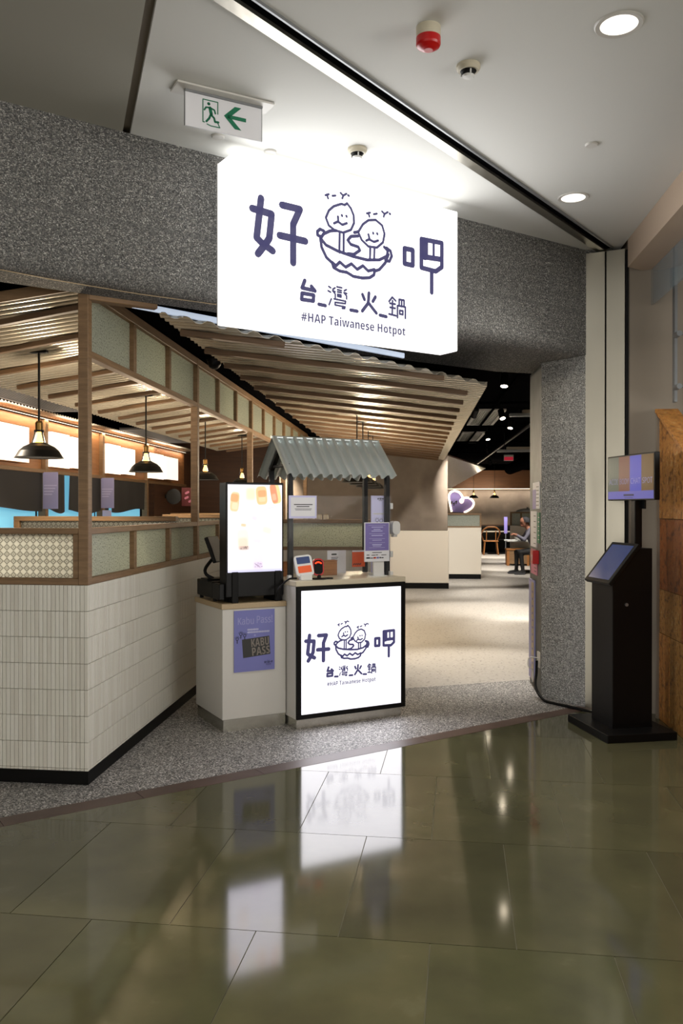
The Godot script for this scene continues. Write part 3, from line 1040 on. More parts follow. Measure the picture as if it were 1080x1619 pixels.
func lantern_wall():
	# timber frieze over curtained windows on the left side of the dining area; local x into the room, -z away
	var R := -4.5
	var w := structure("wall_left", shop_at(R, 0, 6.0), SHOP)
	boxed("frieze", Vector3(-0.1, 1.95, -10.2), Vector3(0, 2.58, 0), M.wood_warm, w)
	boxed("sill_wall", Vector3(-0.1, 0, -10.2), Vector3(0, 1.28, 0), M.wood_brown, w)
	rail("head_rail", Vector3(0, 1.93, -10.2), Vector3(0.05, 1.975, 0), w)
	boxed("end_wall", Vector3(-0.1, 0, -11.2), Vector3(0, 2.6, -8.3), M.wood_brown, w)
	for z in [-1.8, -3.87, -5.75, -7.76]: rail("post", Vector3(-0.04, 0, z - 0.08), Vector3(0.055, 2.58, z + 0.0), w)
	var cap := new_st()
	corrugated(cap, -10.2, 0.0, 0.075, 0.008, func(_z): return [-0.08, 0.30], func(x): return 2.60 - 0.03 * x)
	part("corrugated_cap", cap, M.sheet, w, Transform3D(Basis.IDENTITY, Vector3(0, 0.02, 0)))
	var led := thing("frieze_light", "warm light strip hidden under the cap of the lantern frieze on the left", "light strip", shop_at(R + 0.06, 2.592, 11.1), SHOP)
	boxed("diffuser", Vector3(-0.004, -0.012, -5.0), Vector3(0.004, -0.006, 5.0), M.strip_glow, led)
	var al := area("frieze_glow", Transform3D(Basis(Vector3.RIGHT, PI / 2), Vector3(0, -0.016, 0)), Vector2(0.024, 10.0), 60.0, Color(1.0, 0.91, 0.79))
	al.reparent(led, false)
	# windows behind curtains
	for k in 4:
		var wz := [[0.0, -1.8], [-1.88, -3.87], [-3.95, -5.75], [-5.83, -7.76]]
		var win := structure("window_%d" % (k + 2), shop_at(R, 0, 6.0), SHOP)
		boxed("pane", Vector3(-0.09, 1.28, wz[k][1]), Vector3(-0.075, 1.95, wz[k][0]), M.blue_day, win)
	var said := ["grey cloth half curtain under the lantern frieze, at the left edge of the view", "grey cloth half curtain left of the bright blue gap", "grey cloth half curtain right of the bright blue gap", "grey cloth half curtain behind the second hanging lamp", "grey cloth half curtain farthest from the entrance"]
	var spans := [[-1.9, -3.85, 1.50], [-3.97, -4.50, 1.47], [-4.66, -5.74, 1.46], [-5.84, -6.05, 1.45], [-6.15, -7.74, 1.47]]
	for k in 5:
		var c := thing("curtain", said[k], "curtain", shop_at(R + 0.01, 0, 6.0), SHOP, "half curtains under the lantern frieze")
		var st := new_st()
		var z0: float = spans[k][0]
		var z1: float = spans[k][1]
		var n := 28
		var prev := []
		for i in n + 1:
			var t := float(i) / n
			var z := lerpf(z0, z1, t)
			var col := []
			for j in 7:
				var v := j / 6.0
				var y := lerpf(1.94, spans[k][2] + 0.03 * sin(t * 5.0 + k), v)
				var x := 0.012 + 0.006 * v * sin(t * 9.0 + k * 2.0) + 0.002 * sin(t * 23.0)
				col.append(Vector3(x, y, z + 0.03 * v * sin(t * 3.0 + k)))
			if i > 0:
				for j in 6: face(st, [prev[j], prev[j + 1], col[j + 1], col[j]], Vector3.RIGHT)
			prev = col
		part("cloth", st, M.cloth, c)
		st = new_st()
		tube(st, [Vector3(0.02, 1.945, z0), Vector3(0.02, 1.945, z1)], 0.008, 6)
		part("curtain_rod", st, M.black_metal, c)
	# paper lantern boxes, a long one and a shorter one overlapping it in every bay
	var bays := [[-1.9, -3.26], [-3.94, -5.02], [-5.83, -6.9], [-7.76, -9.3]]
	var names := ["at the left edge of the view", "behind the first hanging lamp", "right of the corner post", "nearest the end of the frieze"]
	for k in 4:
		var z0: float = bays[k][0]
		var z1: float = bays[k][1]
		var zm := lerpf(z0, z1, 0.5)
		for q in 2:
			var b := thing("paper_lantern", ["long", "short lower"][q] + " glowing paper lantern box on the frieze " + names[k], "lantern", shop_at(R, 0, 6.0), SHOP, "paper lantern boxes on the frieze")
			var lo := Vector3(0.0, 2.005 + 0.01 * q, zm if q == 0 else z1)
			var hi := Vector3(0.10 if q == 0 else 0.14, 2.445 - 0.02 * q, z0 if q == 0 else zm + 0.003)
			boxed("paper", lo + Vector3(0.006, 0.006, 0.006), hi - Vector3(0.0, 0.006, 0.006), M.lantern_paper, b)
			for y in [lo.y, hi.y - 0.006]: boxed("frame", Vector3(0.0, y, lo.z), Vector3(hi.x, y + 0.006, hi.z), M.bare_wood, b)
			var al2 := area("lantern_glow", Transform3D(turned(90), Vector3(hi.x + 0.004, (lo.y + hi.y) * 0.5, (lo.z + hi.z) * 0.5)), Vector2(absf(hi.z - lo.z), 0.42), 4.0, Color(1.0, 0.93, 0.84))
			al2.reparent(b, false)
	# lilac notices hung on the posts
	for k in 2:
		var nt := thing("notice", ["lilac notice sheet hung on the post below the first hanging lamp", "lilac notice with a smaller sheet below, seen just right of the oak corner post"][k], "notice", shop_at(R + 0.06, 0, [9.83, 11.72][k]), SHOP)
		boxed("sheet", Vector3(-0.02, 1.50 + 0.01 * k, 0.0), Vector3(0.17, 1.94, 0.004), M.lilac, nt)
		var st := new_st()
		for j in 4: ribbon(st, [Vector2(0.0, 1.78 - 0.035 * j), Vector2(0.15 - 0.02 * j, 1.78 - 0.035 * j)], 0.014, false, Transform3D(Basis.IDENTITY, Vector3(0, 0, 0.0048)))
		part("print", st, M.lilac_pale, nt)
		if k == 1: boxed("lower_sheet", Vector3(0.0, 1.28, 0.0), Vector3(0.13, 1.48, 0.004), M.lilac_pale, nt)

# ================= sign, counter and things on it =================
# strokes of the restaurant's logo in millimetres: [width, closed, x, y, x, y, ...]
func logo() -> Array:
	return [
	[30,0,-623,238,-650,20,-617,-4,-551,-35],
	[30,0,-676,173,-557,165,-572,30,-593,-2,-642,-66],
	[30,0,-491,228,-376,227,-420,135,-420,-79],
	[30,0,-506,58,-341,55],
	[8,1,-150,289,-96,314,-73,312,-56,325,-29,301,-10,265,-7,220,-29,176,-83,150,-142,153,-183,173,-203,214,-183,258],
	[8,0,-120,236,-117,206,-90,194,-58,209],
	[8,0,-147,192,-117,209],
	[8,0,-93,249,-91,245],
	[8,0,-61,251,-59,247],
	[8,1,57,225,97,256,150,268,198,244,216,197,204,144,159,105,97,101,48,131,23,173],
	[8,0,97,172,106,143,138,135,168,149],
	[8,0,80,132,106,147],
	[8,0,131,188,132,184],
	[8,0,161,190,163,186],
	[7,0,-206,341,-183,352],
	[7,0,-194,345,-188,327],
	[7,0,-158,347,-137,354],
	[7,0,-102,376,-83,364,-61,380],
	[7,0,-83,364,-90,347],
	[8,0,-48,373,-44,372],
	[7,0,85,294,110,304],
	[7,0,97,297,104,279],
	[7,0,136,299,159,307],
	[7,0,196,328,216,316,240,332],
	[7,0,216,316,209,299],
	[8,0,254,325,258,324],
	[10,0,-238,90,-219,118,-175,143,-133,153],
	[10,0,-5,165,23,174],
	[10,0,213,118,240,100],
	[10,0,-238,90,-203,58,-125,38,-15,24,88,20,177,35,234,67,240,100],
	[10,0,-240,90,-232,40,-199,-13,-160,-37],
	[10,0,245,79,222,25,177,-23,141,-38],
	[10,0,-160,-37,-150,-63,-108,-76,-58,-76,-12,-92,54,-92,106,-82,138,-60,141,-34],
	[10,0,-160,-34,-133,-49,-107,-24,-66,-47,-25,-21,16,-47,57,-19,95,-44,141,-28],
	[10,0,-232,99,-259,104,-261,124,-242,141,-216,135],
	[10,0,231,116,260,103,270,73,252,38,222,39],
	[8,0,-108,141,-110,31],
	[8,0,-80,143,-81,29],
	[8,0,110,92,108,26],
	[8,0,141,95,139,29],
	[10,0,23,150,-29,138,-51,112,-29,91,23,86,35,68,-7,37,-49,34],
	[23,1,368,136,432,137,432,43,368,44],
	[22,1,500,217,666,221,666,70,616,35,500,40],
	[25,0,510,110,658,117],
	[39,0,527,205,527,116],
	[14,0,599,206,599,123],
	[22,0,583,29,583,-101],
	[12,0,-344,-166,-362,-210,-277,-214],
	[12,0,-300,-193,-276,-215],
	[12,1,-362,-240,-285,-240,-288,-274,-365,-275],
	[11,0,-251,-287,-206,-289],
	[11,0,-31,-291,16,-292],
	[11,0,182,-294,229,-297],
	[6,0,-184,-176,-170,-182],
	[6,0,-188,-201,-171,-207],
	[6,0,-166,-245,-181,-280],
	[6,0,-127,-170,-93,-171],
	[6,0,-123,-186,-96,-187],
	[6,0,-123,-199,-96,-199],
	[6,0,-122,-213,-98,-213,-98,-225,-122,-224,-122,-213],
	[6,0,-155,-188,-140,-178],
	[6,0,-140,-200,-156,-197,-138,-214,-138,-233],
	[6,0,-76,-185,-61,-177],
	[6,0,-58,-199,-78,-197,-59,-214,-59,-230],
	[6,0,-147,-242,-66,-245,-68,-259,-140,-261,-140,-276,-70,-278,-73,-288,-90,-289],
	[11,0,54,-189,68,-216],
	[11,0,148,-190,129,-219],
	[11,0,101,-173,95,-234,52,-286],
	[11,0,95,-230,155,-285],
	[7,0,250,-202,274,-174,300,-192],
	[7,0,256,-213,296,-213],
	[7,0,258,-237,296,-238],
	[7,0,276,-195,274,-278],
	[7,0,250,-278,302,-282],
	[7,0,314,-292,314,-219,374,-220,374,-288],
	[7,0,327,-218,327,-180,364,-180,364,-219],
	[7,0,331,-246,355,-246,355,-268,331,-268,331,-246],
	[7,0,346,-183,346,-221],	]

func draw_logo(parent: Node3D, xf: Transform3D, sx: float, sy: float, thick: float, ink: Material):
	var st := new_st()
	var flat := Transform3D(xf.basis, xf.origin)
	for s in logo():
		var pts := []
		for i in range(2, s.size(), 2): pts.append(Vector2(s[i] * 0.001 * sx, s[i + 1] * 0.001 * sy))
		ribbon(st, pts, (s[0] * 1.38 if s[0] > 12 else s[0] * 1.95) * 0.001 * thick, s[1] == 1, flat)
	part("logo_print", st, ink, parent)
	words("lettering", "#HAP Taiwanese Hotpot", 0.742 * sx, 0.070 * sy, ink, parent, xf * Transform3D(Basis.IDENTITY, Vector3(0.003 * sx, -0.377 * sy, 0)), true)

func shop_sign():
	# light box hung in front of the beam; local x along the shop front, +z to the mall
	var p := thing("shop_sign", "large glowing white box sign with the restaurant logo, hung on the concrete beam", "sign", Vector3(FA.x, 0, -FA.y) + turned(FRONT) * Vector3(-2.255, 0, 0.2), FRONT)
	var hw := 0.8015
	var lb := boxed("light_box", Vector3(-hw, 2.505, -0.172), Vector3(hw, 3.395, 0.0), M.sign_face, p, 0.006)
	for x in [-hw - 0.001, hw - 0.005]: boxed("edge_trim", Vector3(x, 2.505, -0.1745), Vector3(x + 0.006, 3.395, -0.168), M.white_paint, p)
	for x in [-0.6, 0.6]: boxed("bracket", Vector3(x - 0.03, 2.9, -0.2), Vector3(x + 0.03, 3.1, -0.172), M.grey_metal, p)
	draw_logo(lb, Transform3D(Basis.IDENTITY, Vector3(0, 2.95, 0.0012)), 1.0, 1.0, 1.0, M.navy_film)
	var al := area("sign_glow", Transform3D(Basis.IDENTITY, Vector3(0, 2.95, 0.006)), Vector2(1.58, 0.87), 3.4, Color(1.0, 1.0, 1.0))
	al.reparent(p, false)
	var al2 := area("sign_under_glow", Transform3D(Basis(Vector3.RIGHT, PI / 2), Vector3(0, 2.5, -0.086)), Vector2(1.58, 0.16), 6.0, Color(1.0, 0.99, 0.97))
	al2.reparent(p, false)
	var al3 := area("sign_top_glow", Transform3D(Basis(Vector3.RIGHT, -PI / 2), Vector3(0, 3.40, -0.086)), Vector2(1.58, 0.16), 0.5, Color(1.0, 0.99, 0.97))
	al3.reparent(p, false)

const DC := Vector3(-0.305, 0, -5.738)

func desk(a: float, h: float, b: float) -> Vector3: return DC + turned(DESK) * Vector3(a, h, -b)

func counter():
	var p := thing("service_counter", "white counter with a glowing logo panel in a black frame", "counter", DC, DESK)
	boxed("body", Vector3(0.0, 0.066, -0.62), Vector3(0.866, 0.972, -0.012), M.white_paint, p, 0.003)
	boxed("plinth", Vector3(0.006, 0.0, -0.61), Vector3(0.84, 0.066, -0.014), M.plinth_steel, p)
	boxed("worktop", Vector3(-0.004, 0.972, -0.66), Vector3(0.872, 1.008, 0.002), M.worktop, p, 0.003)
	var fr := new_st()
	for k in [[0.0, 0.068, 0.866, 0.098], [0.0, 0.942, 0.866, 0.972], [0.0, 0.098, 0.033, 0.942], [0.833, 0.098, 0.866, 0.942]]: box_mm(fr, Vector3(k[0], k[1], -0.012), Vector3(k[2], k[3], 0.008), 0.001)
	part("frame", fr, M.black_paint, p)
	var lp := boxed("light_panel", Vector3(0.033, 0.098, -0.012), Vector3(0.833, 0.942, -0.002), M.panel_face, p)
	draw_logo(lp, Transform3D(Basis.IDENTITY, Vector3(0.425, 0.4995, -0.0008)), 0.524, 0.57, 0.66, M.navy_film)
	var al := area("panel_glow", Transform3D(Basis.IDENTITY, Vector3(0.433, 0.52, 0.009)), Vector2(0.8, 0.84), 3.2, Color(0.98, 0.97, 1.0))
	al.reparent(p, false)

func stall():
	# little tin roof on four posts standing on the counter
	var p := thing("tin_roof", "small gabled corrugated zinc roof on black posts standing on the counter", "roof", desk(0, 1.008, 0), DESK)
	var xs := [0.045, 0.835]
	var zs := [-0.20, -0.53]
	var ridge := 1.0
	var eave := 0.728
	for x in xs:
		for z in zs:
			var st := new_st()
			box_mm(st, Vector3(x - 0.017, 0, z - 0.017), Vector3(x + 0.017, 0.775, z + 0.017), 0.003)
			part("post", st, M.black_metal, p)
		var st2 := new_st()
		beam_between(st2, Vector3(x, 0.775, -0.20), Vector3(x, ridge - 0.062, -0.365), 0.034, 0.03)
		beam_between(st2, Vector3(x, 0.775, -0.53), Vector3(x, ridge - 0.062, -0.365), 0.034, 0.03)
		beam_between(st2, Vector3(x, 0.80, -0.20), Vector3(x, 0.80, -0.53), 0.02, 0.02)
		part("gable_frame", st2, M.black_metal, p)
	for s in [1.0, -1.0]:
		var st := new_st()
		var half := 0.262
		# waves follow the ridge; lines run down the slope
		corrugated(st, 0.0, 0.875, 0.0785, 0.019, func(_z): return [0.0, 0.385], func(_x): return 0.0, 0.002, 12)
		var down := Vector3(0, eave - ridge, s * half).normalized()
		var along := Vector3.RIGHT
		var up := along.cross(down)
		if up.y < 0.0: up = -up
		part("corrugated_sheet", st, M.zinc, p, Transform3D(Basis(down, up, along), Vector3(-0.025, ridge, -0.365)))
	var cap := new_st()
	tube(cap, [Vector3(-0.03, ridge + 0.004, -0.365), Vector3(0.86, ridge + 0.004, -0.365)], 0.012, 10)
	part("ridge_cap", cap, M.zinc, p)

func counter_items():
	var top := 1.008
	# clear guard and the notice on it
	var g := thing("sneeze_guard", "clear upright acrylic guard standing along the counter", "screen", desk(0, top, 0.17), DESK)
	boxed("pane", Vector3(0.012, 0, -0.004), Vector3(0.862, 0.585, 0.0), M.pane, g, 0.0008)
	for x in [0.025, 0.85]: boxed("clip", Vector3(x - 0.012, 0, -0.02), Vector3(x + 0.012, 0.03, 0.016), M.white_plastic, g, 0.002)
	var n := thing("notice", "white printed notice in a clear sleeve on the acrylic guard, left post", "notice", desk(0.018, top, 0.165), DESK)
	boxed("sleeve", Vector3(0.0, 0.425, 0.0), Vector3(0.215, 0.585, 0.002), M.lilac_pale, n)
	boxed("sheet", Vector3(0.014, 0.44, 0.002), Vector3(0.203, 0.572, 0.003), M.paper, n)
	var st := new_st()
	var z := Transform3D(Basis.IDENTITY, Vector3(0, 0, 0.0035))
	for k in [[0.04, 0.18, 0.522, 0.006], [0.06, 0.155, 0.508, 0.006], [0.045, 0.175, 0.492, 0.003], [0.05, 0.17, 0.484, 0.003]]: ribbon(st, [Vector2(k[0], k[2]), Vector2(k[1], k[2])], k[3], false, z)
	part("print", st, M.ink, n)
	# white card terminal with an orange keypad
	var t := thing("card_terminal", "white tilted payment terminal with an orange panel", "terminal", desk(0.03, top, 0.08), DESK - 12)
	var tilt := Transform3D(Basis(Vector3(0, 0, 1), 0.10) * Basis(Vector3.RIGHT, -0.42), Vector3(0.075, 0.032, 0.0))
	st = new_st()
	var rr := rounded(0.122, 0.152, 0.022)
	extrude(st, rr, -0.03, 0.0, tilt * Transform3D(Basis.IDENTITY, Vector3(0, 0.075, 0)))
	var tb := part("body", st, M.white_plastic, t)
	st = new_st()
	extrude(st, rounded(0.094, 0.05, 0.004), 0.0, 0.0015, tilt * Transform3D(Basis.IDENTITY, Vector3(0, 0.113, 0)))
	part("screen", st, M.screen_small, tb)
	st = new_st()
	extrude(st, rounded(0.094, 0.05, 0.004), 0.0, 0.0015, tilt * Transform3D(Basis.IDENTITY, Vector3(0, 0.047, 0)))
	part("keypad", st, M.orange, tb)
	boxed("stand", Vector3(0.035, 0.0, -0.06), Vector3(0.115, 0.04, 0.02), M.white_plastic, t, 0.004)
	# scanner: dark red rounded body with a lit red window on a black foot
	var s := thing("barcode_scanner", "dark red upright barcode scanner with a glowing red window, beside the payment terminal", "scanner", desk(0.185, top, 0.105), DESK - 15)
	st = new_st()
	extrude(st, rounded(0.078, 0.12, 0.03), -0.035, 0.0, Transform3D(Basis(Vector3.RIGHT, -0.12), Vector3(0.03, 0.085, 0)))
	part("body", st, M.red, s)
	st = new_st()
	extrude(st, rounded(0.062, 0.1, 0.024), 0.0, 0.002, Transform3D(Basis(Vector3.RIGHT, -0.12), Vector3(0.03, 0.085, 0)))
	part("window", st, M.black_paint, s)
	st = new_st()
	var arc := []
	for i in 9: arc.append(Vector2(cos(PI * (0.22 + 0.56 * i / 8.0)) * 0.026, sin(PI * (0.22 + 0.56 * i / 8.0)) * 0.022 + 0.012))
	ribbon(st, arc, 0.009, false, Transform3D(Basis(Vector3.RIGHT, -0.12), Vector3(0.03, 0.085, 0)) * Transform3D(Basis.IDENTITY, Vector3(0, 0, 0.003)))
	part("lit_bar", st, M.red_led, s)
	st = new_st()
	lathe(st, [Vector2(0.055, 0.0), Vector2(0.052, 0.008), Vector2(0.014, 0.012), Vector2(0.012, 0.032)], 20, Transform3D(Basis.IDENTITY, Vector3(0.035, 0, 0.0)))
	box_mm(st, Vector3(0.05, 0.0, -0.02), Vector3(0.135, 0.01, 0.012), 0.003)
	part("foot", st, M.black_metal, s)
	# wooden block, clear holders with sheets, orange card
	var w := thing("wooden_block", "pale bare wood box behind the scanner on the counter", "box", desk(0.362, top, 0.36), DESK)
	boxed("board", Vector3(0, 0, -0.06), Vector3(0.14, 0.105, 0), M.bare_wood, w, 0.003)
	boxed("lid", Vector3(-0.002, 0.105, -0.062), Vector3(0.142, 0.112, 0.002), M.bare_wood, w, 0.002)
	var w2 := thing("wooden_block", "pale bare wood box left of the payment terminal, half hidden by the post", "box", desk(0.075, top, 0.42), DESK)
	boxed("board", Vector3(0.0, 0, -0.06), Vector3(0.07, 0.10, 0), M.bare_wood, w2, 0.003)
	boxed("lid", Vector3(-0.002, 0.10, -0.062), Vector3(0.072, 0.107, 0.002), M.bare_wood, w2, 0.002)
	var h := thing("sheet_holder", "grey printed sheet in a clear upright holder behind the wooden box", "notice", desk(0.50, top, 0.52), DESK)
	boxed("sheet", Vector3(0, 0.0, -0.004), Vector3(0.16, 0.175, 0.0), M.paper, h)
	boxed("cover", Vector3(-0.004, 0.0, 0.001), Vector3(0.164, 0.18, 0.004), M.pane, h)
	st = new_st()
	for k in [[0.04, 0.075, 0.145, 0.012], [0.035, 0.09, 0.122, 0.005], [0.035, 0.085, 0.11, 0.005], [0.05, 0.08, 0.085, 0.004]]: ribbon(st, [Vector2(k[0], k[2]), Vector2(k[1], k[2])], k[3], false, Transform3D(Basis.IDENTITY, Vector3(0, 0, 0.0006)))
	part("print", st, M.charcoal, h)
	var ob := thing("acrylic_stand", "empty clear acrylic stand on the counter before the printed sheet", "stand", desk(0.442, top, 0.25), DESK)
	boxed("back", Vector3(0, 0, -0.03), Vector3(0.11, 0.15, -0.026), M.pane, ob)
	boxed("foot", Vector3(0, 0, -0.03), Vector3(0.11, 0.005, 0.03), M.pane, ob)
	var oc := thing("card_stand", "orange card standing on the counter left of the purple payment notice", "card", desk(0.705, top, 0.50), DESK)
	boxed("card", Vector3(0, 0.045, -0.003), Vector3(0.112, 0.172, 0.0), M.orange, oc)
	boxed("white_edge", Vector3(0, 0.160, 0.0), Vector3(0.112, 0.172, 0.001), M.paper, oc)
	boxed("foot", Vector3(0.02, 0, -0.03), Vector3(0.095, 0.045, -0.003), M.pane, oc)
	st = new_st()
	for k in 4: ribbon(st, [Vector2(0.01 + 0.018 * k, 0.062), Vector2(0.02 + 0.018 * k, 0.07)], 0.008, false, Transform3D(Basis.IDENTITY, Vector3(0, 0, 0.0008)))
	part("print", st, M.charcoal, oc)
	# purple payment notice on a white foot, and the taller pale lilac stand behind it
	var v := thing("payment_notice", "purple payment notice with a white lower band, right end of the counter", "notice", desk(0.60, top, 0.125), DESK)
	v.scale = Vector3(1.1, 0.864, 1.0)
	var vb := boxed("board", Vector3(0.0, 0.125, -0.006), Vector3(0.192, 0.455, 0.0), M.paper, v, 0.001)
	boxed("purple_field", Vector3(0.006, 0.218, 0.0), Vector3(0.186, 0.448, 0.0012), M.violet, vb)
	st = new_st()
	z = Transform3D(Basis.IDENTITY, Vector3(0, 0, 0.0018))
	for k in [[0.03, 0.16, 0.43, 0.0016], [0.055, 0.14, 0.415, 0.005], [0.07, 0.12, 0.396, 0.005], [0.055, 0.135, 0.382, 0.006], [0.035, 0.155, 0.360, 0.002], [0.055, 0.135, 0.345, 0.006], [0.035, 0.155, 0.318, 0.002], [0.06, 0.13, 0.305, 0.004], [0.035, 0.155, 0.284, 0.0016], [0.06, 0.13, 0.268, 0.006], [0.065, 0.125, 0.256, 0.004], [0.035, 0.155, 0.242, 0.002]]: ribbon(st, [Vector2(k[0], k[2]), Vector2(k[1], k[2])], k[3], false, z)
	part("print", st, M.lilac_pale, vb)
	st = new_st()
	for k in [[0.06, 0.13, 0.201, 0.005], [0.018, 0.035, 0.181, 0.006], [0.055, 0.08, 0.179, 0.006], [0.088, 0.1, 0.181, 0.006], [0.13, 0.165, 0.18, 0.005], [0.018, 0.036, 0.157, 0.012], [0.046, 0.062, 0.156, 0.006], [0.118, 0.122, 0.157, 0.011], [0.132, 0.142, 0.156, 0.008]]: ribbon(st, [Vector2(k[0], k[2]), Vector2(k[1], k[2])], k[3], false, z)
	part("small_print", st, M.ink, vb)
	st = new_st()
	ribbon(st, [Vector2(0.073, 0.157), Vector2(0.076, 0.157)], 0.013, false, z)
	part("red_mark", st, M.red, vb)
	st = new_st()
	ribbon(st, [Vector2(0.080, 0.157), Vector2(0.083, 0.157)], 0.013, false, z)
	part("orange_mark", st, M.orange, vb)
	st = new_st()
	ribbon(st, [Vector2(0.098, 0.157), Vector2(0.104, 0.157)], 0.014, false, z)
	part("blue_mark", st, M.periwinkle, vb)
	boxed("foot", Vector3(0.075, 0.0, -0.03), Vector3(0.155, 0.125, -0.006), M.white_plastic, v, 0.003)
	boxed("clear_back", Vector3(0.03, 0.0, -0.03), Vector3(0.075, 0.14, -0.025), M.pane, v)
	boxed("foot_plate", Vector3(0.03, 0.0, -0.034), Vector3(0.165, 0.006, 0.02), M.white_plastic, v)
	var q := thing("lilac_stand", "tall pale lilac stand sign with a small logo, behind the purple notice", "sign", desk(0.716, top, 0.225), DESK)
	q.scale = Vector3(1.08, 1.0, 1.0)
	boxed("board", Vector3(0, 0.02, -0.012), Vector3(0.15, 0.59, 0.0), M.lilac_pale, q, 0.002)
	boxed("base", Vector3(-0.005, 0.0, -0.04), Vector3(0.158, 0.02, 0.015), M.white_plastic, q, 0.003)
	var lg := Transform3D(Basis.IDENTITY, Vector3(0.072, 0.563, 0.0006))
	draw_logo(q, lg, 0.035, 0.035, 0.06, M.ink)
	st = new_st()
	z = Transform3D(Basis.IDENTITY, Vector3(0, 0, 0.0006))
	for k in 6: ribbon(st, [Vector2(0.02 + 0.019 * k, 0.455), Vector2(0.032 + 0.019 * k, 0.456)], 0.012, false, z)
	part("pale_print", st, M.paper, q)
	st = new_st()
	for k in 2:
		var c := Vector2(0.045 + 0.032 * k, 0.408 - 0.004 * k)
		ring(st, c, 0.012, 0.003, z)
		ribbon(st, [c + Vector2(0, -0.014), c + Vector2(0, -0.024)], 0.005, false, z)
		for j in 4: ribbon(st, [c + Vector2(cos(1.0 + 0.7 * j), sin(1.0 + 0.7 * j)) * 0.017, c + Vector2(cos(1.0 + 0.7 * j), sin(1.0 + 0.7 * j)) * 0.022], 0.002, false, z)
	part("doodle_print", st, M.ink, q)
	st = new_st()
	ring(st, Vector2(0.115, 0.405), 0.007, 0.014, z)
	part("white_badge", st, M.paper, q)
	st = new_st()
	box_mm(st, Vector3(0.15, 0.49, -0.014), Vector3(0.172, 0.535, 0.004), 0.003)
	box_mm(st, Vector3(0.15, 0.13, -0.014), Vector3(0.172, 0.175, 0.004), 0.003)
	part("clip", st, M.white_plastic, q)
	var d := thing("white_dispenser", "rounded white dispenser fixed to the side of the lilac stand", "dispenser", desk(0.894, top + 0.35, 0.22), DESK)
	st = new_st()
	extrude(st, rounded(0.066, 0.1, 0.03), -0.03, 0.03, Transform3D(Basis.IDENTITY, Vector3(0.018, 0, 0)))
	part("shell", st, M.white_plastic, d)
	st = new_st()
	extrude(st, rounded(0.03, 0.02, 0.004), -0.02, 0.02, Transform3D(Basis.IDENTITY, Vector3(0.015, -0.058, 0)))
	part("nozzle", st, M.white_plastic, d)
	# cord from the terminal to the cabinet
	st = new_st()
	tube(st, curve([desk(0.05, top + 0.012, 0.10), desk(0.0, top + 0.008, 0.12), desk(-0.06, top - 0.04, 0.13), desk(-0.09, 0.95, 0.1), desk(-0.105, 0.88, 0.12)], 20), 0.006, 8)
	var cord := part("terminal_cord", st, M.black_paint, self)
	tag(cord, "black cord drooping from the payment terminal to the lower cabinet", "cord")

func ring(st: SurfaceTool, c: Vector2, r: float, width: float, xf: Transform3D):
	var pts := []
	for i in 18: pts.append(c + Vector2(cos(TAU * i / 18), sin(TAU * i / 18)) * r)
	ribbon(st, pts, width, true, xf)

func rounded(w: float, h: float, r: float) -> PackedVector2Array:
	var out := PackedVector2Array()
	for k in [[1, 1, 0.0], [-1, 1, 0.5], [-1, -1, 1.0], [1, -1, 1.5]]:
		for i in 6:
			var a: float = PI * (k[2] + 0.5 * i / 5.0)
			out.append(Vector2(k[0] * (w * 0.5 - r) + r * cos(a), k[1] * (h * 0.5 - r) + r * sin(a)))
	return out

func curve(pts: Array, n: int) -> Array:
	var c := Curve3D.new()
	for i in pts.size():
		var a: Vector3 = pts[maxi(i - 1, 0)]
		var b: Vector3 = pts[mini(i + 1, pts.size() - 1)]
		var t := (b - a) / 6.0
		c.add_point(pts[i], -t, t)
	var out := []
	for i in n + 1: out.append(c.sample_baked(c.get_baked_length() * i / n, true))
	return out

const CC := Vector3(-0.80, 0, -5.65)

func cab(a: float, h: float, b: float) -> Vector3: return CC + turned(DESK) * Vector3(a, h, -b)

